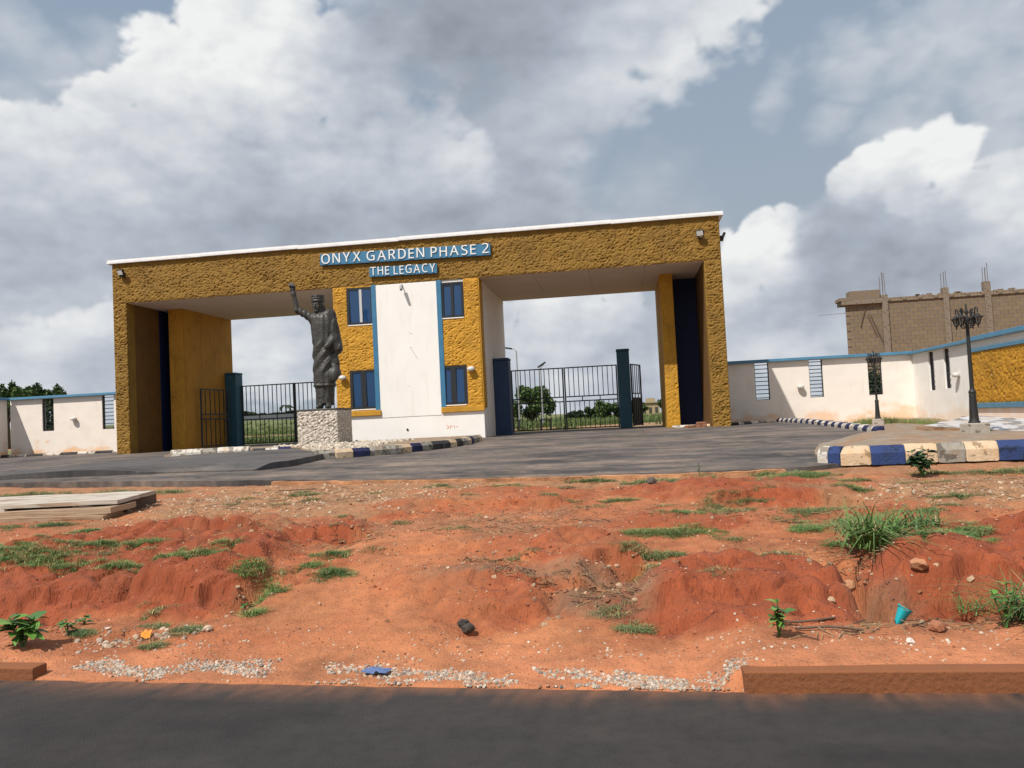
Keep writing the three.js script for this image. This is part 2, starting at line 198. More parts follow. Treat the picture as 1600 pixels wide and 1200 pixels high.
// a sheet between two boundary polylines A and B of [x, z], its top at fn(x, z), with a skirt down to the given depth
function sheet(A, B, nu, nv, fn, depth = 0.15, tint) {
  const along = (P) => { const d = [0]; for (let i = 1; i < P.length; i++) d.push(d[i - 1] + Math.hypot(P[i][0] - P[i - 1][0], P[i][1] - P[i - 1][1])); return (t) => { const s = t * d[d.length - 1]; let i = 1; while (i < d.length - 1 && d[i] < s) i++; const k = (s - d[i - 1]) / Math.max(1e-6, d[i] - d[i - 1]); return [mix(P[i - 1][0], P[i][0], k), mix(P[i - 1][1], P[i][1], k)]; }; };
  const a = along(A), b = along(B), pos = [], uv = [], col = [], idx = [];
  const add = (x, y, z, c) => { pos.push(x, y, z); uv.push(x, z); if (tint) { col.push(...c); } };
  for (let i = 0; i <= nu; i++) { const P = a(i / nu), Q = b(i / nu); for (let j = 0; j <= nv; j++) { const x = mix(P[0], Q[0], j / nv), z = mix(P[1], Q[1], j / nv); add(x, fn(x, z), z, tint && tint(x, z)); } }
  const at = (i, j) => i * (nv + 1) + j;
  for (let i = 0; i < nu; i++) for (let j = 0; j < nv; j++) idx.push(at(i, j), at(i, j + 1), at(i + 1, j), at(i, j + 1), at(i + 1, j + 1), at(i + 1, j));
  const rim = []; for (let i = 0; i <= nu; i++) rim.push(at(i, 0)); for (let j = 1; j <= nv; j++) rim.push(at(nu, j)); for (let i = nu - 1; i >= 0; i--) rim.push(at(i, nv)); for (let j = nv - 1; j > 0; j--) rim.push(at(0, j));
  const n0 = pos.length / 3;
  for (const r of rim) { const x = pos[3 * r], y = pos[3 * r + 1], z = pos[3 * r + 2], c = tint && col.slice(3 * r, 3 * r + 3); add(x, y, z, c); uv[uv.length - 1] += y; add(x, y - depth, z, c); uv[uv.length - 1] += y - depth; }
  for (let k = 0; k < rim.length; k++) { const q = (k + 1) % rim.length; idx.push(n0 + 2 * k, n0 + 2 * k + 1, n0 + 2 * q, n0 + 2 * q, n0 + 2 * k + 1, n0 + 2 * q + 1); }
  const g = new THREE.BufferGeometry(); g.setAttribute('position', new THREE.Float32BufferAttribute(pos, 3)); g.setAttribute('uv', new THREE.Float32BufferAttribute(uv, 2)); if (tint) g.setAttribute('color', new THREE.Float32BufferAttribute(col, 3)); g.setIndex(idx); g.computeVertexNormals();
  const nn = g.attributes.normal; if (nn.getY(0) < 0) { for (let i = 0; i < nn.count; i++) nn.setXYZ(i, -nn.getX(i), -nn.getY(i), -nn.getZ(i)); const ix = g.index.array; for (let i = 0; i < ix.length; i += 3) { const t = ix[i]; ix[i] = ix[i + 1]; ix[i + 1] = t; } }
  return g;
}
function wall2d(outline, holes, depth) {                       // an upright slab with openings, front at z = 0, body behind it
  const s = new THREE.Shape(outline.map((p) => new THREE.Vector2(...p))); for (const h of holes) { const [x0, y0, x1, y1] = h; s.holes.push(new THREE.Path([[x0, y0], [x1, y0], [x1, y1], [x0, y1]].map((p) => new THREE.Vector2(...p)))); }
  const g = new THREE.ExtrudeGeometry(s, { depth, bevelEnabled: false }); g.translate(0, 0, -depth); return g;
}
function at(g, x, y, z, ry = 0) { if (ry) g.rotateY(ry); g.translate(x, y, z); return g; }
const font = await new FontLoader().loadAsync('fonts/droid/droid_sans_regular.typeface.json');

// ---------- the ground ----------
// forecourt: falls gently from the gate (y = 0) towards the road, whose surface lies at about -0.98
const yf = (x, z) => -Math.max(0, z - 1) * (0.010 + 0.006 * sm(-8, 0, x));
const EDGE = [[-60, 14.2], [-14, 14.4], [-9.6, 14.96], [-5.7, 15.98], [-2.6, 16.47], [0.7, 17.02], [3.2, 17.4], [4.8, 17.32], [5.6, 16.9], [14, 17.3], [60, 18]];
const lerpTable = (t, x) => { let i = 1; while (i < t.length - 1 && t[i][0] < x) i++; const k = clamp((x - t[i - 1][0]) / (t[i][0] - t[i - 1][0])); return mix(t[i - 1][1], t[i][1], k); };
const edgeZ = (x) => lerpTable(EDGE, x) + 0.09 * noise(x * 1.7, 3.1) + 0.05 * noise(x * 5, 8.2);
const BANK = [[14, -0.22], [15, -0.23], [17, -0.31], [19, -0.41], [21, -0.55], [22.3, -0.72], [22.9, -0.85], [23.75, -0.945], [24.3, -0.985], [24.8, -1.03], [26, -1.1]];
// earth heaps [x, z, rx, rz, height, flat share of the radius, redness]
const HEAPS = [
  [-2.55, 21.55, 1.75, 1.3, 0.17, 0.8, 1], [-1.45, 22.05, 0.6, 0.85, 0.13, 0.8, 1], [-4.2, 21.9, 1.3, 1.2, 0.12, 0.6, 1], [-3.2, 22.9, 0.9, 0.5, 0.05, 0.3, .9],
  [3.25, 22.75, 0.92, 0.88, 0.21, 0.66, 1], [2.6, 22.9, 0.5, 0.6, 0.08, 0.3, 1], [5.4, 22.35, 1.25, 1.2, 0.24, 0.62, 1], [4.7, 22.55, 0.55, 0.8, 0.14, 0.45, 1], [6.2, 21.9, 0.9, 0.9, 0.2, .4, 1],
  [1.25, 22.65, 0.62, 0.75, 0.11, 0.35, .55], [0.85, 22.3, 0.7, 0.5, 0.07, 0.3, .3], [1.95, 21.75, 0.6, 0.62, 0.16, 0.78, .6], [1.5, 21.3, 0.8, 0.5, 0.07, .3, .3],
  [0.6, 18.75, 1.6, 1.0, 0.10, 0.6, .45], [-0.15, 19.6, 0.8, 0.7, 0.06, 0.4, .5], [-2.4, 20.2, 0.95, 0.75, 0.13, 0.78, .7], [-0.9, 20.55, 0.62, 0.5, 0.11, 0.75, .8], [-3.6, 20.4, 0.9, 0.6, 0.07, 0.4, .5],
  [4.0, 18.95, 1.15, 0.95, 0.13, 0.82, .75], [3.0, 18.6, 0.9, 0.8, 0.08, 0.5, .7], [4.9, 20.6, 0.9, 0.5, 0.05, 0.3, .5], [6.0, 20.3, 1.1, 0.8, 0.06, 0.4, .3], [2.9, 20.6, 0.8, 0.5, 0.06, .3, .6], [-0.7, 21.9, 0.7, 0.5, 0.05, .3, .6],
];
const HOLLOWS = [[4.10, 22.95, 0.14, 0.62, -0.24], [4.36, 23.1, 0.38, 0.42, -0.10], [4.6, 23.2, 0.12, 0.42, -0.10], [4.02, 22.4, 0.2, 0.14, -0.10], [2.25, 22.5, 0.26, 0.36, -0.08], [1.95, 22.5, 0.6, 0.14, -0.07], [2.36, 22.08, 0.2, 0.13, -0.12], [1.78, 22.85, 0.13, 0.3, -0.06], [-0.85, 22.5, 0.14, 0.4, -0.10], [-1.5, 20.6, 0.3, 0.12, -0.05], [-0.45, 20.9, 0.2, 0.1, -0.05], [4.0, 22.2, 0.3, 0.1, -0.06], [0.5, 21.5, 0.9, 0.16, -0.04], [-1.5, 23.4, 0.25, 0.12, -0.03], [-2.2, 23.2, 0.05, 0.3, -.05]];
const roadZ = (x) => lerpTable([[-40, 22.0], [-2, 24.08], [1.65, 24.31], [2.98, 24.39], [4.5, 24.395], [40, 24.7]], x);
const SCARPS = [[-2.15, -0.9, 22.45, 0.10], [-4.6, -2.2, 22.6, 0.07], [2.45, 4.02, 22.98, 0.07], [2.05, 2.5, 21.98, 0.11], [4.35, 6.3, 22.8, 0.09], [3.4, 5.0, 19.55, 0.08], [-2.7, -1.5, 20.6, 0.08], [-1.2, -0.35, 20.8, 0.08], [1.0, 1.75, 23.0, 0.05], [-0.3, 1.6, 19.3, 0.05]]; // small broken edges [x0, x1, z, drop]
const warp = (x, z) => [x + 0.16 * fbm(x * 1.3, z * 1.3, 4, 4) + 0.05 * noise(x * 6, z * 6, 2), z + 0.16 * fbm(x * 1.3 + 9, z * 1.3, 4, 4) + 0.05 * noise(x * 6 + 4, z * 6, 2)];
function bank(x, z, out) {
  const [wx, wz] = warp(x, z); let h = lerpTable(BANK, z + 0.25 * noise(x * 0.5, z * 0.5, 1)), red = 0;
  const fadeEdge = sm(24.35, 23.7, z);
  for (const [cx, cz, rx, rz, k, flat, rd] of HEAPS) { const r = Math.hypot((wx - cx) / rx, (wz - cz) / rz); if (r > 1.1) continue; const q = sm(1, flat, r); h += 0.62 * k * q * fadeEdge; red = Math.max(red, rd * sm(1.05, 0.8, r)); }
  for (const [cx, cz, rx, rz, k] of HOLLOWS) { const r = Math.hypot((wx - cx) / rx, (wz - cz) / rz); if (r < 1) h += 1.15 * k * sm(1, 0.35, r); }
  for (const [a, b, cz, d] of SCARPS) { if (x < a - 0.2 || x > b + 0.2) continue; const e = cz + 0.16 * noise(x * 2.3, cz) + 0.07 * noise(x * 7, cz * 3) + 0.03 * noise(x * 19, cz); h -= d * sm(a - 0.12, a + 0.15, x) * sm(b + 0.06, b - 0.1, x) * (sm(e - 0.02, e + 0.035, z) - sm(e + 0.1, e + 0.75, z)); h += 0.35 * d * sm(a - 0.12, a + 0.15, x) * sm(b + 0.06, b - 0.1, x) * sm(e - 0.5, e - 0.02, z) * sm(e + 0.03, e - 0.01, z); }
  h += (0.045 * fbm(x * 1.1, z * 1.1, 3, 3) + 0.012 * fbm(x * 4.2, z * 4.2, 8, 4) + 0.003 * noise(x * 26, z * 26, 3)) * (0.35 + 0.65 * fadeEdge);
  h += (0.125 * sm(2.75, 3.1, x) + 0.09 * sm(-1.6, -2.1, x)) * sm(23.0, 23.9, z) * sm(24.40, 24.3, z);
  const rt = Math.hypot(x - 2.6, z - 21.6);                    // wheel ruts in the trodden patch near the road
  if (x < 1.6 && x > -0.6 && z > 22.3) h -= 0.02 * fadeEdge * (Math.exp(-Math.pow((rt - 2.15) / 0.05, 2)) + Math.exp(-Math.pow((rt - 1.95) / 0.04, 2)) + Math.exp(-Math.pow((rt - 2.5) / 0.06, 2)));
  { const g = red * fadeEdge * sm(23.7, 22.0, z + 0.4 * noise(x, z, 9)) , rill = Math.abs(noise(x * 4.2 + 0.4 * noise(x * 9, z * 9, 4), z * 1.6, 14)); h += fadeEdge * (0.045 * red * (rill - 0.25) + 0.050 * fbm(x * 6, z * 6, 21, 5) * (0.12 + 1.1 * red)); h -= 0.06 * red * fadeEdge * sm(0.10, 0.0, Math.abs(noise(x * 1.7, z * 2.1, 33))); h -= 0.035 * (0.12 + red) * fadeEdge * sm(0.16, 0.34, noise(x * 5.5, z * 7, 41)); }
  { const re = roadZ(x); if (x < 2.9) { const k = sm(re - 0.3, re - 0.02, z); h = mix(h, -0.972 + 0.012 * noise(x * 8, z * 8, 3), k); } h -= 0.09 * sm(re - 0.01, re + 0.05, z); }
  if (out) out.red = red;
  return h;
}
const sample = {};
function earth(x, z) {                                         // the earth bank, tucked under the asphalt sheets where they begin
  const e = edgeZ(x), under = sm(e + 0.03, e - 0.12, z); let h = bank(x, z, sample);
  const target = yf(x, e) + 0.0; h = mix(h, Math.min(h, target - 0.015) , sm(e + 1.2, e + 0.2, z));
  return mix(h, yf(x, z) - 0.16, under);
}
const soilAt = (x, z) => {
  earth(x, z); const red = sample.red, n1 = fbm(x * 1.6, z * 1.6, 12, 5), n2 = fbm(x * 0.7 + 5, z * 0.7, 17, 4), n3 = noise(x * 9, z * 9, 5);
  let c = [0.46, 0.152, 0.057];
  c = mix3(c, [0.335, 0.078, 0.026], clamp(red * 1.35 + n1 * 1.3 - 0.14));
  c = mix3(c, [0.52, 0.200, 0.080], sm(0.0, 0.3, n2 + 0.15 * n3) * (1 - red) * 0.9);
  const tan = Math.max(sm(1.15, 0.5, Math.hypot((x + 2.3) / 2.6, (z - 18.3) / 2.2) + n1), sm(1.15, 0.5, Math.hypot((x - 6.4) / 1.9, (z - 19.3) / 1.3) + n1), sm(1.1, 0.6, Math.abs(z - edgeZ(x) - 0.45) / 0.6 + n1 * 1.5) * 0.8);
  c = mix3(c, [0.42, 0.235, 0.115], tan * (0.75 + 0.5 * n3));
  const silt = Math.max(sm(1.1, 0.5, Math.hypot((x - 2.25) / 0.5, (z - 22.75) / 0.5) + n1), sm(1.1, .5, Math.hypot((x - 1.7) / 1.3, (z - 22.25) / 0.22) + n1 * 1.3), sm(1.1, .5, Math.hypot((x - 0.8) / 1.3, (z - 20.4) / 0.7) + n1 * 1.5) * .8, sm(1.1, .5, Math.hypot((x - 4.2) / 0.3, (z - 23.1) / 0.6) + n1) * 0.7);
  c = mix3(c, [0.29, 0.155, 0.085], silt * (0.7 + 0.6 * n3));
  c = mix3(c, [0.55, 0.205, 0.088], sm(23.45, 23.95, z + 0.5 * n1) * (1 - 0.8 * red));
  const track = sm(1.1, 0.3, Math.abs(x - 0.55 - 0.35 * Math.sin(z * 0.8)) / 0.95 + 1.1 * n1) * sm(18.2, 19, z) * (1 - 0.75 * red);
  c = mix3(c, [0.56, 0.215, 0.088], track * 0.55);
  const mottle = 0.77 + 0.42 * n1 + 0.12 * n3; return scale3(c, mottle);
};
const soilMat = mat(1, 1, 1, 0.95, { map: T.soil, bumpMap: T.soilBump, bumpScale: 0.03, vertexColors: true });
function gridMesh(xs, zs, fn, tint) {
  const nx = xs.length, nz = zs.length, pos = new Float32Array(nx * nz * 3), uv = new Float32Array(nx * nz * 2), col = new Float32Array(nx * nz * 3), idx = new Uint32Array((nx - 1) * (nz - 1) * 6);
  for (let j = 0; j < nz; j++) for (let i = 0; i < nx; i++) { const k = j * nx + i; pos.set([xs[i], fn(xs[i], zs[j]), zs[j]], 3 * k); uv.set([xs[i], zs[j]], 2 * k); col.set(tint(xs[i], zs[j]), 3 * k); }
  let o = 0; for (let j = 0; j < nz - 1; j++) for (let i = 0; i < nx - 1; i++) { const a = j * nx + i; idx.set([a, a + nx, a + 1, a + 1, a + nx, a + nx + 1], o); o += 6; }
  const g = new THREE.BufferGeometry(); g.setAttribute('position', new THREE.BufferAttribute(pos, 3)); g.setAttribute('uv', new THREE.BufferAttribute(uv, 2)); g.setAttribute('color', new THREE.BufferAttribute(col, 3)); g.setIndex(new THREE.BufferAttribute(idx, 1)); g.computeVertexNormals(); return g;
}
const steps = (a, b, d) => { const n = Math.round(Math.abs(b - a) / d); return Array.from({ length: n + 1 }, (_, i) => a + (b - a) * i / n); };
tag(part(scene, 'earth_bank', gridMesh(steps(-11, 13, 0.03), steps(14.2, 25.2, 0.028), earth, soilAt), soilMat), 'bare red and orange earth bank between the forecourt and the road', 'ground', null, 'structure');

// the wide ground to the horizon: low under the paved places, rising into fields behind the gate
const field = (x, z) => {
  if (z > 13.9) return mix(-0.42, -1.25, sm(14, 26, z)) - (Math.abs(x) < 13.4 && z < 25.4 ? 0.25 : -0.12 * sm(13.4, 16, Math.abs(x)));
  if (z > -8.2) return -0.45 + (z < 13 ? 0.05 : 0);
  const d = -8.2 - z, l = sm(10, -70, x);
  return Math.min(1, d / 1.5) * 0.41 - 0.45 + (0.55 + 2.4 * l) * sm(4, 120, d) + 0.05 * fbm(x * 0.3, z * 0.3, 4, 3) * Math.min(1, d / 8) + 0.9 * l * sm(8, 60, d) * 0.6;
};
const fieldTint = (x, z) => {
  const n = fbm(x * 0.18, z * 0.18, 3, 5), m = fbm(x * 0.9, z * 0.9, 6, 3), d = -8 - z; let c = mix3([0.105, 0.135, 0.038], [0.17, 0.17, 0.055], clamp(0.5 + n * 1.6 + m * 0.5));
  const path = Math.max(sm(7, 4, Math.abs(d - 9 + 2 * n + (x < -6 ? -15 : 0))), sm(0.22, 0.34, n) * 0.8, z > -9 ? 1 : 0);
  return mix3(c, [0.40, 0.20, 0.11], clamp(path * (0.8 + m)));
};
{
  const xs = [-1500, -900, -500, -300, -200, -150, ...steps(-120, -62, 4), ...steps(-60, 30, 0.6), ...steps(33, 80, 4), 120, 200, 300, 500, 900, 1500], zs = [-1800, -1000, -600, -400, -300, -220, -180, ...steps(-150, -62, 4), ...steps(-60, -8.2, 0.7), -8.15, -4, 0, 5, 10, 13.9, 14, 16, 20, 25.35, 25.45, 30, 60, 200];
  tag(part(scene, 'ground', gridMesh(xs, zs, field, fieldTint), mat(1, 1, 1, 0.95, { map: T.soil, vertexColors: true })), 'grassy ground reaching to the horizon behind the gatehouse', 'ground', null, 'structure');
}

// ---------- asphalt ----------
const asph = (base, dust, k) => (x, z) => { const n = fbm(x * 0.35, z * 1.1, 4, 5), m = fbm(x * 1.6, z * 5, 9, 4), p = sm(0.02, 0.14, fbm(x * 0.3 + 7, z * 0.7, 2, 5)); let c = mix3(base, scale3(base, 0.55), p * 0.9); c = mix3(c, dust, clamp(k * (0.28 + 1.25 * n + 0.7 * m))); return scale3(c, 1 + 0.3 * m); };
const roadMat = mat(1, 1, 1, 0.85, { map: T.asphalt, bumpMap: T.asphaltBump, bumpScale: 0.006, vertexColors: true });
const aTint = asph([0.076, 0.069, 0.067], [0.25, 0.19, 0.15], 1.15);
const crackle = (x, z) => -0.006 * Math.exp(-Math.pow(noise(x * 0.55 + 0.3 * noise(x * 3, z * 3), z * 0.55 + 3, 8) / 0.012, 2)) + 0.006 * noise(x * 1.2, z * 2, 1);
const frontEdge = steps(-46, 13.5, 0.05).map((x) => [x, edgeZ(x)]), backEdge = [[-46, -8.2], [13.5, -8.2]];
tag(part(scene, 'forecourt', sheet(frontEdge, backEdge, 1100, 110, (x, z) => yf(x, z) + crackle(x, z) - (z < 15.2 && z > -5 ? 0.6 * sm(8.5, 8.75, x) : 0), 0.16, aTint), roadMat), 'dusty grey asphalt forecourt in front of the gatehouse', 'pavement', null, 'structure');
{ // a second, thicker layer of asphalt on the left that ends in a broken step
  const slabY = (x, z) => yf(x, z) + 0.125 * (z > 13.2 ? mix(1, sm(-6.6, -8.6, x), sm(13.5, 14.2, z)) : 1) * (1 - sm(-9, -13, x)) + 0.004 + crackle(x + 5, z);
  const A = steps(-13, -4.55, 0.06).map((x) => [x, (x < -7.4 ? mix(14.0, 13.9, sm(-7.4, -10, x)) : 14.02) + 0.05 * noise(x * 4, 1.5) + 0.03 * noise(x * 11, 4) - 0.9 * sm(-4.9, -4.55, x)]), B = [[-13, 2], [-8.8, 6.8], [-7.2, 6.6], [-4.72, 10.6]];
  tag(part(scene, 'asphalt_slab', sheet(A, B, 150, 60, slabY, 0.14, asph([0.085, 0.08, 0.08], [0.19, 0.16, 0.14], 0.6)), roadMat), 'raised upper layer of asphalt ending in a dark broken step', 'pavement', null, 'structure');
}
const roadBase = asph([0.027, 0.0245, 0.0235], [0.060, 0.043, 0.036], 0.5), roadTint = (x, z) => { const e = z - roadZ(x), n = fbm(x * 2.2, z * 3, 51, 5), c = roadBase(x, z); return mix3(c, [0.34, 0.135, 0.06], clamp(sm(0.32, 0.0, e + 0.45 * Math.abs(n) - 0.3 * n) * 0.5 * (0.75 + 0.9 * noise(x * 14, z * 16, 5)))); };
{ // the road in the foreground
  const A = steps(-40, 40, 0.04).map((x) => [x, roadZ(x) + (x < 2.98 ? 0.05 * noise(x * 3, 2) + 0.035 * noise(x * 11, 5) + 0.025 * noise(x * 33, 5) : 0.0)]);
  const y = (x, z) => -0.985 + 0.012 * (z - 24.2) - 0.0012 * (z - 24.2) ** 2 + 0.003 * noise(x * 3, z * 3, 2);
  tag(part(scene, 'road', sheet(A, [[-40, 33], [40, 36]], 1400, 60, y, 0.10, roadTint), roadMat), 'dark asphalt road along the bottom of the view', 'road', null, 'structure');
}

tag(part(scene, 'edging_strip', sheet(steps(-3.4, 4.6, 0.05).map((x) => [x, edgeZ(x) + 0.13 + 0.03 * noise(x * 9, 2)]), steps(-3.4, 4.6, 0.05).map((x) => [x, edgeZ(x) + 0.004]), 200, 3, (x, z) => yf(x, edgeZ(x)) - 0.012 + 0.008 * noise(x * 5, z * 9, 2), 0.12, (x, z) => scale3([0.50, 0.25, 0.12], 0.9 + 0.5 * noise(x * 3, z * 5, 2))), soilMat), 'narrow tan edging along the front of the forecourt', 'edging', null, 'structure');

// ---------- islands and kerbs ----------
const isleTint = (x, z) => { const n = fbm(x * 1.5, z * 1.5, 22, 5), m = fbm(x * 5, z * 5, 4, 3); return scale3(mix3([0.32, 0.195, 0.11], [0.29, 0.245, 0.19], clamp(0.5 + 2 * n)), 0.95 + 0.5 * m); };
const isleY = (x, z) => mix(-0.06, 0.10, sm(11, 5, z)) * 1 + 0.02 * fbm(x * 3, z * 3, 2, 4);
tag(part(scene, 'traffic_island', sheet([[-11.0, 7.1], [-10.3, 7.3], [-8.4, 6.9], [-7.2, 6.3], [-6.2, 8.2], [-5.0, 10.35], [-4.6, 10.3], [-3.3, 9.15], [-2.6, 7.2], [-2.3, 5.9], [-2.3, 3.2]], [[-11.5, 4.2], [-8, 2.4], [-5, 0.4], [-2.8, 0.3]], 140, 40, isleY, 0.2, isleTint), soilMat), 'gravelly island in front of the central tower, carrying the statue', 'traffic island', null, 'structure');
const islandR = (x, z) => mix(-0.05, mix(-0.12, -0.5, sm(11, 13.5, x) * sm(-3, 3, z)), sm(13, 4, z)) + 0.07 * sm(1.5, 0.2, Math.hypot((x - 7.4) / 1.6, (z - 13.8) / 2)) + 0.035 * fbm(x * 1.5, z * 1.5, 5, 4) - 0.12 * sm(6.0, 5.2, x - (16.6 - z) * 0.28);
tag(part(scene, 'verge', sheet([[5.25, 16.55], [5.5, 15.2], [6.1, 13], [7.1, 10.8], [8.3, 9.3], [8.55, 5], [8.55, -4.6]], [[30, 17.2], [30, 10], [30, 5], [30, -4.6]], 120, 150, islandR, 0.3, isleTint), soilMat), 'tan earth verge behind the blue and white kerb', 'ground', null, 'structure');

const paint = {};
function kerbPaint(kind) {
  const c = { cream: [0.60, 0.455, 0.30], white: [0.58, 0.54, 0.49], blue: [0.02, 0.045, 0.15], navy: [0.015, 0.02, 0.09], grey: [0.30, 0.28, 0.245], dark: [0.04, 0.038, 0.04], earth: [0.21, 0.068, 0.022] }[kind];
  return paint[kind] ??= mat(...c, 0.85, { map: kind === 'blue' || kind === 'cream' ? T.kerb : T.kerbWorn, bumpMap: T.fine, bumpScale: 0.006 });
}
const kerbGeos = [0, 1, 2, 3].map((k) => { // a kerb stone 1 long, 1 high, 1 deep with a chamfered front edge
  const s = new THREE.Shape([[0, 0], [0, 0.62], [-0.34, 1], [-1, 1], [-1, 0]].map((p) => new THREE.Vector2(...p))), g = new THREE.ExtrudeGeometry(s, { depth: 0.9, bevelEnabled: true, bevelSize: 0.04, bevelThickness: 0.05, bevelSegments: 1, steps: 3 });
  g.translate(0, 0, -0.45); g.rotateY(-Math.PI / 2); const p = g.attributes.position; for (let i = 0; i < p.count; i++) { const f = 0.035; p.setXYZ(i, p.getX(i) + f * noise(p.getX(i) * 3, p.getY(i) * 3, k + p.getZ(i) * 3) * 0.3, p.getY(i) + f * noise(p.getX(i) * 2 + 7, p.getY(i) * 3, k * 3.3), p.getZ(i) + f * noise(p.getX(i) * 3, p.getY(i) * 3 + 5, k * 2.1)); }
  g.computeVertexNormals(); return g;
});
const kr = rng(31);
function kerb(label, path, kinds, len, h, d, yFn, group, lens) { // stones laid along a polyline; the front faces to the right of the way it runs
  const t = thing('kerb', label, 'kerb', [path[0][0], 0, path[0][1]], 0, group, 'structure');
  let i = 0, s = 0, k = 0, seg = Math.hypot(path[1][0] - path[0][0], path[1][1] - path[0][1]);
  while (i < path.length - 1) {
    const L = lens ? lens[k % lens.length] : len, c = s + L / 2; if (c > seg) { s -= seg; i++; if (i >= path.length - 1) break; seg = Math.hypot(path[i + 1][0] - path[i][0], path[i + 1][1] - path[i][1]); continue; }
    const dx = (path[i + 1][0] - path[i][0]) / seg, dz = (path[i + 1][1] - path[i][1]) / seg, x = path[i][0] + dx * c, z = path[i][1] + dz * c, kind = kinds[k % kinds.length];
    if (kind) {
      const src = kerbGeos[k % 4].clone(); src.scale(L * 0.985, h, d); boxUV(src); const p = src.attributes.uv; for (let q = 0; q < p.count; q++) p.setXY(q, p.getX(q) + k * 0.37, p.getY(q) + k * 0.21);
      const b = part(t, 'kerb_block', src, kerbPaint(kind)); b.position.set(x - path[0][0], yFn(x, z) + (kr() - 0.5) * 0.014, z - path[0][1]); b.rotation.y = Math.atan2(-dz, dx) + (kr() - 0.5) * 0.03;
    }
    s += L; k++;
  }
  return t;
}
const yk2 = (x, z) => yf(x, z) + 0.01, ykr = (x, z) => yf(x, z) - 0.02, yk = (x, z) => yf(x, z) - 0.03;
kerb('blue and cream painted kerb along the front of the earth verge, below the nearer lamp post', [[5.2, 16.72], [5.42, 16.98], [13.5, 17.55]], ['white', 'blue', 'cream', 'blue', 'cream', 'grey', 'cream', 'blue', 'cream', 'blue', 'cream', 'grey'], 0.46, 0.25, 0.17, ykr, null, [0.17, 0.2, 0.42, 0.46, 0.42, 0.36, 0.42, 0.43]);
kerb('worn kerb of cream, grey and dark blue stones before the white tower', [[-4.85, 10.85], [-4.3, 10.5], [-3.3, 9.45], [-2.45, 7.4], [-2.15, 5.9], [-2.15, 3.4]], ['grey', 'cream', 'navy', 'grey', 'grey', 'cream', 'navy', 'grey', 'dark', 'dark', 'cream', 'dark'], 0.46, 0.20, 0.18, yk2);
kerb('dirty white kerb in front of the left gate post', [[-10.6, 7.45], [-8.4, 7.1]], ['white', 'white', 'grey', 'white', 'white'], 0.45, 0.25, 0.2, yk2);
kerb('short run of black and white kerb stones left of the plinth', [[-8.3, 7.0], [-7.3, 6.5]], ['dark', 'white', 'navy'], 0.36, 0.17, 0.18, yk2);
kerb('low black and white kerb at the foot of the left boundary wall', [[-44, -3.95], [-17.4, -3.95]], ['white', 'dark'], 0.85, 0.17, 0.18, (x, z) => -0.06);
kerb('low white and dark kerb at the foot of the right boundary wall', [[4.2, -1.2], [6.4, -1.2], [8.4, -3.9]], ['white', 'grey', 'cream', 'dark', 'white', 'dark'], 0.6, 0.15, 0.18, (x, z) => -0.06);
kerb('black and white striped kerb running back to the right boundary wall', [[8.42, -3.9], [8.42, 4], [8.3, 9.2]], ['navy', 'white'], 0.42, 0.17, 0.18, (x, z) => yf(x, z) - 0.03);
const earthKerb = mat(0.215, 0.075, 0.026, 0.9, { map: colourTex(512, 1.1, (u, v) => { const n = tf(u, v, 4, 6), s = sm(-0.04, 0.16, tf(u, v, 5, 5, 6)); return mix3([1 + 0.5 * n, 1 + 0.5 * n, 1 + 0.5 * n], [1.5, 2.0, 2.4], 0.55 * s); }), bumpMap: T.fine, bumpScale: 0.005 });
function roadKerb(label, path, y, h) { // long cast kerb stones, square edged, end to end
  const t = thing('kerb', label, 'kerb', [0, 0, 0], 0, null, 'structure');
  for (let i = 0; i < path.length - 1; i++) { const [a, b] = [path[i], path[i + 1]], L = Math.hypot(b[0] - a[0], b[1] - a[1]), n = Math.ceil(L / 3); for (let k = 0; k < n; k++) { const s = (k + 0.5) / n, g = new RoundedBoxGeometry(L / n - 0.006, h, 0.13, 2, 0.012); const p = part(t, 'kerb_block', boxUV(g), earthKerb); p.position.set(mix(a[0], b[0], s), y + h / 2, mix(a[1], b[1], s) - 0.066); p.rotation.y = -Math.atan2(b[1] - a[1], b[0] - a[0]); } }
  return t;
}
roadKerb('earth stained road kerb at the right of the road', [[2.98, 24.41], [4.5, 24.415], [42, 24.72]], -1.0, 0.137);
roadKerb('earth stained end of road kerb at the left of the road', [[-30, 22.55], [-1.62, 24.12]], -1.0, 0.10);

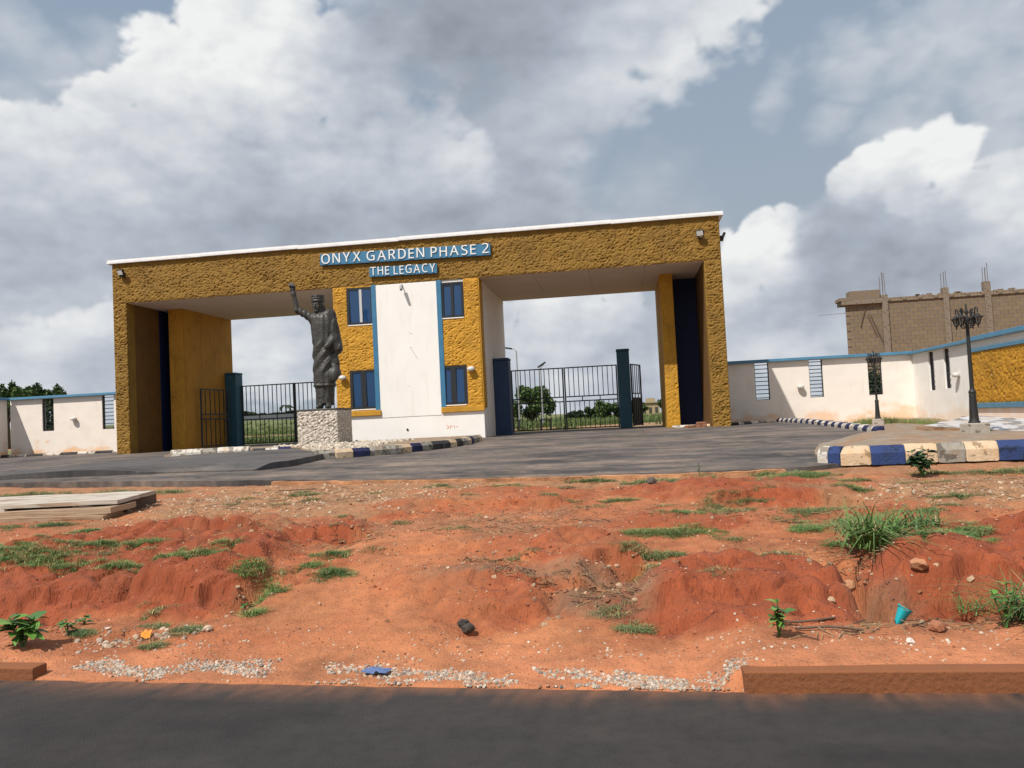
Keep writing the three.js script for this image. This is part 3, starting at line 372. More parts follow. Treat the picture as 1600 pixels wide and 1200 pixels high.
// ---------- the gatehouse: a wide portal frame round a two-storey tower ----------
const X0 = -17.28, X1 = 6.16, XI0 = -16.72, XI1 = 5.55, HS = 5.92, HT = 7.5, TL = -8.24, TR = -2.65, DEEP = 6.34;
const scuffs = (() => { // white paint with faint runs, hairline cracks and a few grey scrapes; covers x -6.6..-4.2, y 0.9..5.9
  const n = 1024, W = 2.4, H = 5.0, marks = [[-5.32, 4.05, -5.26, 3.98], [-5.26, 3.98, -5.2, 3.97], [-5.3, 3.45, -5.14, 3.2], [-5.14, 3.2, -5.05, 3.02], [-5.33, 3.47, -5.24, 3.46], [-5.42, 2.05, -5.4, 2.02]], r = rng(71), cracks = []; for (let k = 0; k < 7; k++) { let x = -6.5 + 2.2 * r(), y = 1 + 4.5 * r(); for (let i = 0; i < 7; i++) { const nx = x + 0.1 * (r() - 0.5), ny = y - 0.1 * r(); cracks.push([x, y, nx, ny]); x = nx; y = ny; } }
  const near = (x, y, L) => { let d = 9; for (const [a, b, c, e] of L) { const vx = c - a, vy = e - b, t = clamp(((x - a) * vx + (y - b) * vy) / (vx * vx + vy * vy)); d = Math.min(d, Math.hypot(x - a - t * vx, y - b - t * vy)); } return d; };
  const t = colourTex(512, 0, (u, v) => { const x = -6.6 + u * W, y = 0.9 + v * H, b = fbm(x * 1.2, y * 0.8, 3, 5), s = sm(0.1, 0.32, fbm(x * 5, y * 0.7, 6, 4)); let c = [0.98 + 0.07 * b, 0.975 + 0.07 * b, 0.96 + 0.07 * b]; c = mix3(c, [0.86, 0.83, 0.77], 0.3 * s); c = mix3(c, [0.55, 0.53, 0.5], sm(0.02, 0.006, near(x, y, marks)) * 0.75); return mix3(c, [0.7, 0.68, 0.64], sm(0.008, 0.002, near(x, y, cracks)) * 0.45); }, n);
  t.wrapS = t.wrapT = THREE.RepeatWrapping; t.repeat.set(1 / W, 1 / H); t.offset.set(6.6 / W, -0.9 / H); return t;
})();
{
  const g = thing('gatehouse', 'wide mustard gatehouse with two drive-through bays around a white central tower', 'gatehouse');
  const A = 0.066;
  part(g, 'beam', [at(stucco(X1 - X0, HT - HS, A, 0.026, 0, 50), X0, HS, 0), box(X0, HS + 0.02, -0.5, X1, HT, -0.03)], M.ochre);
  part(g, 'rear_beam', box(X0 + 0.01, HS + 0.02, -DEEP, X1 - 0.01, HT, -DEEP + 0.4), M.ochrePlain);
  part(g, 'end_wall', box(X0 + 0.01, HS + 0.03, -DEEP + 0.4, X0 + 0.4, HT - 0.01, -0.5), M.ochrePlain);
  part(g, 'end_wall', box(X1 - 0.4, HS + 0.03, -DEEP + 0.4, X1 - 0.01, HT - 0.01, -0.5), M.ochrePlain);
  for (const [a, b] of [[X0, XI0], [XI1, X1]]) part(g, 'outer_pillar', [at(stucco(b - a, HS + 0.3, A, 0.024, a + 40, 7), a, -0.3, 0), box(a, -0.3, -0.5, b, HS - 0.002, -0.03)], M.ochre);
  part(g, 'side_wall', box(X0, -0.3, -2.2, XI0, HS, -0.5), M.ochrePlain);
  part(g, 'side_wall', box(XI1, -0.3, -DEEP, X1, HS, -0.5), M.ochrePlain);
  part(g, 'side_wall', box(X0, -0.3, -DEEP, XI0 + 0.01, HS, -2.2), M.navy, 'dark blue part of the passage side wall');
  part(g, 'back_wall', box(XI0, -0.3, -3.9, -15.63, HS, -3.6), M.navy, 'dark blue wall closing the gap behind the left inner pillar');
  part(g, 'back_wall', box(4.48, -0.3, -3.9, XI1, HS, -3.6), M.navy, 'dark blue wall closing the gap behind the right inner pillar');
  for (const [a, b] of [[-16.25, -15.6], [4.08, 4.56]]) part(g, 'inner_pillar', [at(stucco(b - a, HS + 0.3, 0.045, 0.03, a + 80, 17), a, -0.3, -2.15), box(a, -0.3, -3.6, b, HS, -2.18), box(a + (a < 0 ? 0.0 : 0), -0.3, -DEEP, b + 0.004, HS, -3.9), box(b - 0.3, -0.3, -3.92, b + 0.002, HS, -3.55)], a < 0 ? M.yellowPlain : M.yellow);
  // soffit laid in boards with open joints
  const sof = part(g, 'soffit', box(XI0, HS + 0.012, -DEEP + 0.02, XI1, HS + 0.05, -0.05), M.soffit);
  let q = rng(5);
  for (const [a, b] of [[XI0 + 0.02, TL], [TR, XI1 - 0.02]]) for (let i = 0; i < 4; i++) for (let j = 0; j < 3; j++) { const w = (b - a) / 4, d = (DEEP - 0.1) / 3; part(g, 'ceiling_panel', box(a + i * w + 0.006, HS - 0.012 + 0.008 * q(), -0.06 - (j + 1) * d + 0.006, a + (i + 1) * w - 0.006, HS + 0.012, -0.06 - j * d - 0.006), M.soffit); }
  const rp = []; for (let i = 0; i < 6; i++) { const w = (X1 - X0 + 0.3) / 6, a = X0 - 0.15 + i * w, dy = 0.012 * Math.sin(i * 2.3); rp.push(box(a, HT + dy, -DEEP - 0.15, a + w - 0.004, HT + 0.075 + dy, 0.14), box(a, HT + 0.075 + dy, -DEEP - 0.15, a + w - 0.004, HT + 0.15 + dy, 0.10)); }
  part(g, 'roof_slab', rp, M.roof, 'thin white roof edge');
  // tower
  const W = [[-7.66, 4.49, -6.72, 5.83], [-4.02, 4.52, -3.25, 5.78], [-7.64, 1.30, -6.70, 2.70], [-4.17, 1.29, -3.29, 2.66]];
  const core = wall2d([[TL, -0.3], [TR, -0.3], [TR, HS - 0.004], [TL, HS - 0.004]], W, 0.3); core.translate(0, 0, -0.03);
  part(g, 'tower_wall', [boxUV(core), box(TL, -0.3, -DEEP + 0.02, TL + 0.3, HS, -0.331), box(TL + 0.3, -0.3, -DEEP + 0.02, TR - 0.3, HS, -DEEP + 0.3),
    ...[[-0.3, 1.35, -6.32, -0.331], [2.65, 4.5, -6.32, -0.331], [5.8, HS, -6.32, -0.331], [1.35, 2.65, -6.32, -1.0], [4.5, 5.8, -6.32, -1.0], [1.35, 2.65, -0.55, -0.331], [4.5, 5.8, -0.55, -0.331]].map(([y0, y1, z0, z1]) => box(TR - 0.3, y0, z0, TR, y1, z1))], M.white);
  const face = (x0, y0, x1, y1, m, amp = 0.05) => [at(stucco(x1 - x0, y1 - y0, amp, 0.024, x0 * 3 + 100, y0 + 30), x0, y0, 0.03), box(x0, y0, -0.028, x1, y1, 0.008)];
  const yl = [...face(TL, 1.06, -7.70, HS - 0.01), ...face(-7.70, 2.72, -6.62, 4.46), ...face(-7.70, 1.06, -6.58, 1.27), ...face(-7.70, 5.85, -6.62, HS - 0.01)];
  part(g, 'stucco_panel', yl, M.yellow, 'rough yellow plaster left of the white panel');
  part(g, 'stucco_panel', [...face(-3.2, 1.06, TR, HS - 0.01), ...face(-4.06, 2.70, -3.2, 4.48), ...face(-4.06, 1.06, -3.2, 1.26), box(TR - 0.02, 1.1, -0.66, TR + 0.035, HS - 0.01, 0.02)], M.yellow, 'rough yellow plaster right of the white panel');
  part(g, 'ledge', box(-7.74, 1.0, 0.01, -6.52, 1.2, 0.13, 0.02), M.yellow); part(g, 'ledge', box(-4.22, 0.98, 0.01, -2.6, 1.18, 0.13, 0.02), M.yellow);
  for (const x of [-6.64, -4.13]) part(g, 'trim_strip', box(x - 0.09, 1.02, 0.0, x + 0.09, HS - 0.01, 0.075, 0.01), M.blue, 'narrow blue strip beside the white panel');
  part(g, 'center_panel', boxUV(box(-6.55, 0.9, 0.0, -4.22, HS - 0.03, 0.06, 0.01)), mat(0.85, 0.83, 0.80, 0.85, { map: scuffs, bumpMap: T.fine, bumpScale: 0.002 }), 'tall plain white panel in the middle of the tower');
  part(g, 'plinth_course', box(TL - 0.015, -0.3, -0.3, TR + 0.02, 1.0, 0.045, 0.01), M.white, 'white base of the tower');
  W.forEach(([x0, y0, x1, y1], i) => {
    const w = new THREE.Group(); w.name = 'window' + (i ? '_' + String(i).padStart(3, '0') : ''); w.position.z = 0.07; g.add(w); const xm = (x0 + x1) / 2 + (i === 0 ? 0.03 : 0), f = 0.05;
    part(w, 'frame', [box(x0 - 0.05, y0 - 0.03, -0.10, x0 + f, y1 + 0.03, -0.03), box(x1 - f, y0 - 0.03, -0.10, x1 + 0.05, y1 + 0.03, -0.03), box(x0 + f, y0 - 0.03, -0.10, x1 - f, y0 + f, -0.03), box(x0 + f, y1 - f, -0.10, x1 - f, y1 + 0.03, -0.03)], M.frameMetal);
    part(w, 'mullion', box(xm - (i > 1 ? 0.10 : 0.05), y0 + f, -0.095, xm + (i > 1 ? 0.10 : 0.05), y1 - f, -0.02), i === 0 ? M.curtain : M.frameMetal);
    const tilt = [0.012, -0.01, 0.008, -0.012][i];
    for (const [a, b, z] of [[x0 + f, xm - 0.03, -0.075], [xm + 0.03, x1 - f, -0.06]]) { const p = part(w, 'pane', box((a - b) / 2, (y0 - y1) / 2 + f, -0.003, (b - a) / 2, (y1 - y0) / 2 - f, 0.003), M.glass); p.position.set((a + b) / 2, (y0 + y1) / 2, z); p.rotation.set(tilt * 2, tilt, 0); }
    part(w, 'sill', box(x0 - 0.02, y0 - 0.07, -0.12, x1 + 0.02, y0 - 0.035, 0.0), M.white);
  });
  for (const [y0, y1] of [[1.35, 2.65], [4.5, 5.8]]) { const w = new THREE.Group(); w.name = 'side_window' + (y0 > 2 ? '_001' : ''); g.add(w); part(w, 'frame', [box(TR - 0.12, y0, -1.0, TR - 0.05, y1, -0.95), box(TR - 0.12, y0, -0.6, TR - 0.05, y1, -0.55), box(TR - 0.12, y1 - 0.05, -0.95, TR - 0.05, y1, -0.6)], M.frameMetal); part(w, 'pane', box(TR - 0.09, y0, -0.95, TR - 0.08, y1 - 0.05, -0.6), M.glass); }
  part(g, 'paint_scrawl', [[-4.06, 0.52, -3.98, 0.44], [-3.98, 0.44, -4.05, 0.38], [-3.92, 0.5, -3.92, 0.38], [-3.92, 0.5, -3.84, 0.46], [-3.78, 0.5, -3.76, 0.4], [-3.7, 0.44, -3.64, 0.45]].map(([a, b, c, d]) => bar([a, b, 0.046], [c, d, 0.046], 0.012, 4)), mat(0.75, 0.28, 0.14, 0.8), 'small orange paint scrawl on the white base');
  part(g, 'drain_hole', at(new THREE.CylinderGeometry(0.04, 0.04, 0.04, 12).rotateX(Math.PI / 2), -5.55, 0.42, 0.05), M.black);
  part(g, 'brick_rubble', [box(4.9, -0.02, -0.55, 5.35, 0.1, -0.25, 0.02), at(box(-0.18, 0, -0.1, 0.18, 0.1, 0.1, 0.02), 4.75, -0.01, -0.1, 0.5), at(box(-0.2, 0, -0.1, 0.2, 0.09, 0.1, 0.02), 5.2, 0.1, -0.4, 0.2)], mat(0.3, 0.14, 0.08, 0.95, { map: T.kerbWorn }), 'few loose bricks at the foot of the dark blue wall');
}

// ---------- signs ----------
function nameSign(label, text, x0, y0, x1, y1, size, slope, spacing) {
  const t = thing('name_sign', label, 'sign', [x0, y0, 0.06]); t.rotation.z = slope;
  const w = x1 - x0, h = y1 - y0;
  part(t, 'board', box(0, 0, 0, w, h, 0.07, 0.01), M.blue);
  let x = 0.06; const r = rng(text.length), glyphs = [];
  for (const ch of text) { if (ch === ' ') { x += size * 0.34; continue; } const g = new TextGeometry(ch, { font, size, depth: 0.022, curveSegments: 6, bevelEnabled: false }); g.computeBoundingBox(); const bb = g.boundingBox; g.translate(-bb.min.x, 0, 0); glyphs.push([g, x]); x += bb.max.x - bb.min.x + size * spacing; }
  const k = (w - 0.12) / (x - size * spacing - 0.06);
  for (const [g, gx] of glyphs) { g.scale(k, 1, 1); const l = part(t, 'letter', g, M.letter); l.position.set(0.06 + (gx - 0.06) * k, h * 0.5 - size * 0.40 + (r() - 0.5) * 0.03, 0.075); l.rotation.z = (r() - 0.5) * 0.03; }
  return t;
}
nameSign('long blue sign with raised white capitals ONYX GARDEN PHASE 2 along the beam', 'ONYX GARDEN PHASE 2', -8.66, 6.79, -2.1, 7.22, 0.37, -0.015, 0.26);
nameSign('shorter blue sign with raised white capitals THE LEGACY just above the white panel', 'THE LEGACY', -6.75, 6.21, -4.14, 6.57, 0.32, -0.014, 0.24);

// ---------- lamps on the walls ----------
function floodlight(label, x, y, z, turn = 0) {
  const t = thing('floodlight', label, 'floodlight', [x, y, z], turn, null);
  part(t, 'bracket', [box(-0.1, -0.14, 0, -0.085, 0.02, 0.14), box(0.085, -0.14, 0, 0.1, 0.02, 0.14), box(-0.1, -0.15, -0.02, 0.1, -0.135, 0.14)], M.black);
  const b = part(t, 'housing', box(-0.14, -0.11, -0.06, 0.14, 0.11, 0.03, 0.015), M.black); b.position.set(0, 0.02, 0.16); b.rotation.x = 0.45;
  const l = part(t, 'lens', box(-0.115, -0.085, 0.028, 0.115, 0.085, 0.036), M.lampGlass); l.position.copy(b.position); l.rotation.copy(b.rotation); return t;
}
floodlight('small square floodlight on the upper left corner of the yellow beam', -16.75, 7.09, 0.06, -0.25);
floodlight('small square floodlight on the upper right corner of the yellow beam', 5.5, 6.86, 0.06, -0.3);
floodlight('dark floodlight standing out from the right end of the gatehouse beam', 6.17, 6.8, -0.3, Math.PI / 2);
{
  const t = thing('spotlight', 'small tube lamp at the top of the white tower panel', 'lamp', [-5.5, 5.72, 0.06]);
  part(t, 'arm', bar([0, 0.06, 0], [0, 0.02, 0.22], 0.02), M.galv); part(t, 'lamp_head', bar([0.0, 0.05, 0.16], [0.03, -0.12, 0.34], 0.07, 12, 0.05), M.galv);
}
function wallLamp(label, x, y, z, turn = 0, group) {
  const t = thing('wall_lamp', label, 'wall lamp', [x, y, z], turn, group);
  part(t, 'back_plate', box(-0.09, -0.06, 0, 0.09, 0.08, 0.03, 0.01), M.lamp);
  const g = new THREE.SphereGeometry(0.13, 16, 10, 0, Math.PI * 2, 0, Math.PI * 0.62); g.scale(1.15, 0.8, 0.9); part(t, 'shade', at(g, 0, 0, 0.12), M.lamp);
  part(t, 'bulb_cover', at(lathe([[0.0, -0.06], [0.07, -0.045], [0.085, 0.0], [0.06, 0.02]], 14), 0, -0.02, 0.12), M.lampGlass); return t;
}
wallLamp('small wall lamp on yellow stucco left of the lower left tower window', -7.95, 2.47, 0.04);
wallLamp('small wall lamp on yellow stucco right of the lower right tower window', -3.03, 2.53, 0.04);
wallLamp('small pale lamp on the left boundary wall', -22.45, 1.6, -4.6);
wallLamp('small pale lamp between two slatted openings of the right boundary wall', 9.55, 1.34, -4.6);
wallLamp('small lamp on the side boundary wall next to the yellow panel', 13.9, 1.38, -0.25, -Math.PI / 2);

// ---------- boundary walls with slatted openings and blue coping ----------
const splash = (seed, amount) => colourTex(1024, 0, (u, v) => { // white wall with red earth splashed up from the ground in patches
  const x = u * 12, y = v * 3, n = fbm(x * 1.3, y * 2.5, seed, 5), m = noise(x * 9, y * 9, seed + 2), b = fbm(x * 0.5, 3, seed + 9, 3);
  let c = [0.97 + 0.1 * n, 0.965 + 0.1 * n, 0.95 + 0.1 * n]; const s = sm(0.75 + 1.1 * b, 0.25 + 0.4 * b, y + 0.9 * n + 0.15 * m) * amount; c = mix3(c, [0.98, 0.64, 0.38], s); return mix3(c, [0.84, 0.80, 0.73], 0.3 * sm(0.1, 0.3, fbm(x * 2.1, y * 0.9, seed + 5, 4)));
}, 512);
const splashMap = (t) => { t.repeat.set(1 / 12, 1 / 3); t.offset.set(0, 0.12); return t; };
const wallMatL = mat(0.84, 0.765, 0.69, 0.9, { map: splashMap(splash(3, 1.0)), bumpMap: T.fine, bumpScale: 0.003 }), wallMatR = mat(0.85, 0.785, 0.715, 0.9, { map: splashMap(splash(8, 0.7)), bumpMap: T.fine, bumpScale: 0.003 }), wallMatS = mat(0.87, 0.855, 0.82, 0.9, { map: splashMap(splash(14, 0.4)), bumpMap: T.fine, bumpScale: 0.003 });
function boundaryWall(label, pos, turn, x0, x1, yb, yt, holes, m, over = 0.16) {
  const t = thing('boundary_wall', label, 'wall', pos, turn);
  const g = wall2d([[x0, yb], [x1, yb], [x1, yt], [x0, yt]], holes, 0.22); boxUV(g); part(t, 'wall_body', g, m);
  part(t, 'coping', [box(x0, yt, -0.22 - over, x1, yt + 0.07, over, 0.012), box(x0, yt + 0.072, -0.2, x1, yt + 0.12, over - 0.06, 0.012)], M.coping, 'flat blue coping');
  for (const [a, b, c, d, slats] of holes) { const n = slats || 9; for (let i = 0; i < n; i++) { const y = b + (d - b) * (i + 0.5) / n; part(t, 'slat', box(a - 0.02, y - 0.016, -0.13, c + 0.02, y + 0.016, -0.09), M.frameMetal); } part(t, 'opening_frame', [box(a, b, -0.16, a + 0.025, d, -0.06), box(c - 0.025, b, -0.16, c, d, -0.06), box(a + 0.025, b, -0.16, c - 0.025, b + 0.025, -0.06)], M.frameMetal); }
  return t;
}
boundaryWall('cream boundary wall left of the gatehouse with slatted openings', [0, 0, -4.6], 0, -25.7, X0, -0.4, 2.62, [[-24.08, 1.12, -23.5, 2.61], [-21.08, 1.07, -20.5, 2.61]], wallMatL);
boundaryWall('shaded boundary wall turning forward at the far left', [-25.7, 0, -4.6], Math.PI / 2, -5.4, -0.2, -0.4, 2.62, [], wallMatL);
boundaryWall('cream boundary wall right of the gatehouse with three slatted openings', [0, 0, -4.6], 0, X1, 14.1, -0.4, 2.42, [[7.8, 0.9, 8.36, 2.41, 9], [9.93, 0.9, 10.46, 2.41, 10], [12.19, 0.88, 12.72, 2.41, 10]], wallMatR);
boundaryWall('white side boundary wall coming forward on the right with narrow dark openings', [13.9, 0, 0], -Math.PI / 2, -4.6, 0.86, -0.7, 2.40, [[-2.95, 0.92, -2.42, 2.38, 7], [-1.5, 0.95, -0.97, 2.38, 7]], wallMatS);
{
  const t = thing('panel_wall', 'white boundary wall section with a large rough yellow panel framed in blue', 'wall', [13.9, 0, 0], -Math.PI / 2);
  part(t, 'wall_body', box(0.862, -0.8, -0.3, 16, 2.40, 0.10), wallMatS);
  part(t, 'coping', [box(0.862, 2.4, -0.36, 16, 2.49, 0.24, 0.012), box(0.862, 2.492, -0.3, 16, 2.56, 0.18, 0.012)], M.coping, 'flat blue coping');
  part(t, 'stucco_panel', at(stucco(14.6, 1.66, 0.06, 0.035, 300, 5), 1.02, 0.40, 0.11), M.yellow, 'rough yellow plaster panel');
  part(t, 'panel_frame', [box(0.9, 2.05, 0.1, 15.8, 2.17, 0.17, 0.012), box(0.9, 0.24, 0.1, 15.8, 0.40, 0.17, 0.012), box(0.9, 0.40, 0.1, 1.02, 2.05, 0.15, 0.012)], M.coping, 'blue band round the yellow panel');
}
// a pier and rough ground cover the sight behind the walls
// ---------- gate posts and gates ----------
function gatePost(label, x0, x1, z, h, m) { const t = thing('gate_post', label, 'gate post', [(x0 + x1) / 2, 0, z]); const w = (x1 - x0) / 2; part(t, 'shaft', box(-w, -0.3, -0.35, w, h - 0.10, 0.35, 0.03), m); part(t, 'cap', box(-w - 0.015, h - 0.098, -0.365, w + 0.015, h, 0.365, 0.03), m); return t; }
gatePost('teal gate post standing before the left passage pillar', -15.72, -15.08, -5.9, 3.38, M.teal);
gatePost('dark navy gate post against the white side of the tower', -2.63, -2.02, -2.9, 3.08, M.navyPost);
gatePost('teal gate post between the right gate and its open side leaf', 2.26, 2.80, -6.15, 3.42, M.teal);
gatePost('dark gate post hidden close to the left side of the tower', -8.75, -8.3, -6.1, 3.36, M.navyPost);
function gateLeaf(label, w, h, pos, turn, n, slope = 0, group, split = 0.42, solid = false) {
  const t = thing('metal_gate', label, 'gate', pos, turn, group), m = M.gateMetal, mid = h * split, mid2 = mid + 0.2;
  for (const [a, b] of [[0, 0.06], [w - 0.06, w]]) part(t, 'stile', box(a, 0.04, -0.03, b, h, 0.03, 0.006), m);
  for (const y of [0.06, mid, mid2, h - 0.05]) part(t, 'rail', box(0.06, y, -0.022, w - 0.06, y + 0.05, 0.022), m);
  for (let i = 1; i < n; i++) { const x = w * i / n; part(t, 'bar', box(x - 0.016, 0.11, -0.014, x + 0.016, mid, 0.014), m); part(t, 'bar', box(x - 0.016, mid2 + 0.05, -0.014, x + 0.016, h - 0.05, 0.014), m); }
  for (const k of [0.33, 0.66]) part(t, 'spacer', box(w * k - 0.02, mid + 0.05, -0.014, w * k + 0.02, mid2, 0.014), m);
  if (solid) part(t, 'sheet_panel', box(0.06, 0.11, -0.012, w - 0.06, mid, -0.006), m);
  return t;
}
gateLeaf('black barred gate leaf beside the left teal post', 2.55, 2.78, [-15.06, 0, -6.1], 0, 12);
gateLeaf('black barred gate leaf behind the statue and plinth', 3.75, 2.78, [-12.5, 0, -6.1], 0, 18);
gateLeaf('open gate leaf folded against the left passage pillar', 2.3, 2.55, [-15.34, 0.02, -2.9], Math.PI / 2 - 0.02, 6, 0, null, 0.48);
gateLeaf('black barred gate leaf beside the dark navy post of the right bay', 2.33, 2.78, [-2.43, 0, -6.15], 0, 11, 0, null, 0.45);
gateLeaf('black barred gate leaf beside the teal post of the right bay', 2.33, 2.78, [-0.08, 0, -6.15], 0, 11, 0, null, 0.45);
gateLeaf('narrow side gate leaf swung open towards the camera at the right teal post', 1.25, 2.75, [2.84, 0.02, -6.0], 1.22, 5, 0, null, 0.45, true);

// ---------- the statue and its plinth ----------
const smin = (a, b, k) => { const h = clamp(0.5 + 0.5 * (b - a) / k); return mix(b, a, h) - k * h * (1 - h); };
function capsule(x, y, z, a, b, r0, r1) { const vx = b[0] - a[0], vy = b[1] - a[1], vz = b[2] - a[2], px = x - a[0], py = y - a[1], pz = z - a[2], t = clamp((px * vx + py * vy + pz * vz) / (vx * vx + vy * vy + vz * vz)); return Math.hypot(px - t * vx, py - t * vy, pz - t * vz) - mix(r0, r1, t); }
const ell = (x, y, z, c, r) => { const a = (x - c[0]) / r[0], b = (y - c[1]) / r[1], d = (z - c[2]) / r[2], k = Math.sqrt(a * a + b * b + d * d); return (k - 1) * Math.min(r[0], r[1], r[2]); };
function march(fn, c, half, res) { // meshes fn < 0 inside the cube round c
  const mc = new MarchingCubes(res, new THREE.MeshStandardMaterial(), false, false, 500000); mc.isolation = 0; const hs = mc.halfsize, n = mc.size;
  for (let k = 0; k < n; k++) for (let j = 0; j < n; j++) for (let i = 0; i < n; i++) mc.field[k * n * n + j * n + i] = -fn(c[0] + (i - hs) / hs * half, c[1] + (j - hs) / hs * half, c[2] + (k - hs) / hs * half);
  mc.update(); const m = mc.count, p = mc.positionArray.slice(0, m * 3), q = mc.normalArray.slice(0, m * 3); for (let i = 0; i < p.length; i += 3) for (let d = 0; d < 3; d++) p[i + d] = c[d] + p[i + d] * half;
  const g = new THREE.BufferGeometry(); g.setAttribute('position', new THREE.BufferAttribute(p, 3)); g.setAttribute('normal', new THREE.BufferAttribute(q, 3)); return boxUV(g);
}
const ROBE = [[0.05, 0.14, 0.115], [0.09, 0.142, 0.12], [0.33, 0.15, 0.13], [0.36, 0.17, 0.15], [0.62, 0.172, 0.155], [0.9, 0.172, 0.145], [1.15, 0.18, 0.14], [1.35, 0.19, 0.14], [1.46, 0.185, 0.125], [1.53, 0.10, 0.08], [1.57, 0.05, 0.05]];
function robe(y) { let i = 1; while (i < ROBE.length - 1 && ROBE[i][0] < y) i++; const k = clamp((y - ROBE[i - 1][0]) / (ROBE[i][0] - ROBE[i - 1][0])); return [mix(ROBE[i - 1][1], ROBE[i][1], k), mix(ROBE[i - 1][2], ROBE[i][2], k)]; }
function figure(x, y, z) {
  let d = 9;
  if (y < 1.66 && Math.abs(x) < 0.4) {
    const [a, b] = robe(y), k = Math.hypot(x / a, z / b); let c = (k - 1) * Math.min(a, b);
    if (c < 0.12) {
      const th = Math.atan2(z, x), n = noise(x * 4, y * 4, z * 4) * 0.8, ridge = (t) => 1 - 2 * Math.abs(((t / Math.PI) % 1 + 1) % 1 - 0.5) ;
      if (y > 0.86) { const r = Math.hypot(x + 0.03, (y - 1.56) * 0.8); c -= 0.011 * (ridge(th * 5.5 + n + 0.6 * Math.sin(y * 5)) - 0.5) * sm(1.0, 1.12, y); }
      c -= 0.026 * (ridge(13 * (y - 1.25 * x) + n * 1.2) - 0.5) * sm(0.5, 0.62, y) * sm(1.12, 1.0, y);
      c -= 0.016 * (ridge(th * 4.5 + n * 1.2 + 0.8 * y) - 0.5) * sm(0.1, 0.2, y) * sm(0.62, 0.5, y) + 0.003 * noise(x * 22, y * 22, z * 22);
      c -= 0.012 * sm(0.025, 0, Math.abs(y - 0.37)); c = Math.max(c, 0.06 + 0.012 * Math.sin(th * 5) - y);
    }
    d = c;
    // cloth thrown over the left shoulder, hanging in pleats
    let s = Math.max(capsule(x, y, z, [0.13, 1.50, 0.02], [0.235, 0.95, 0.03], 0.088, 0.082), 0.84 + 0.02 * Math.sin(x * 60) - y);
    s -= 0.013 * Math.sin((x * 0.9 + z * 0.7) * 80 + noise(y * 3, 1, 2) * 3); d = smin(d, s, 0.02);
    s = capsule(x, y, z, [0.19, 1.12, 0.06], [0.10, 0.98, 0.17], 0.06, 0.045); d = smin(d, s, 0.03);                  // left forearm under the cloth
    s = capsule(x, y, z, [0.185, 0.84, 0.04], [0.20, 0.55, 0.04], 0.06, 0.075) - 0.006 * Math.sin(y * 40 + x * 40); d = smin(d, s, 0.03);
    s = ell(x, y, z, [0.17, 0.52, 0.09], [0.075, 0.11, 0.06]); d = smin(d, s, 0.03);
    s = capsule(x, y, z, [-0.14, 1.44, 0], [-0.06, 1.5, 0.03], 0.075, 0.07); d = smin(d, s, 0.04);                      // right shoulder
    s = capsule(x, y, z, [-0.04, 1.5, 0.01], [-0.05, 1.6, 0.03], 0.062, 0.056); d = smin(d, s, 0.03);                  // neck
  }
  if (x < -0.08 && y > 1.36) { // raised right arm: sleeve, bare forearm
    const u = capsule(x, y, z, [-0.15, 1.46, 0.0], [-0.39, 1.60, 0.05], 0.072, 0.048) - 0.006 * Math.sin(x * 90), w = capsule(x, y, z, [-0.39, 1.60, 0.05], [-0.44, 1.90, 0.07], 0.045, 0.031);
    d = smin(d, smin(u, w, 0.025), 0.04);
    d = smin(d, capsule(x, y, z, [-0.432, 1.85, 0.067], [-0.435, 1.875, 0.068], 0.042, 0.042), 0.008);                 // bracelet
  }
  if (y < 0.16) for (const s of [-1, 1]) { const f = smin(capsule(x, y, z, [s * 0.065, 0.035, 0.06], [s * 0.08, 0.022, 0.19], 0.042, 0.03), capsule(x, y, z, [s * 0.065, 0.14, 0.02], [s * 0.065, 0.04, 0.05], 0.05, 0.04), 0.02); d = smin(d, f, 0.015); }
  return d;
}
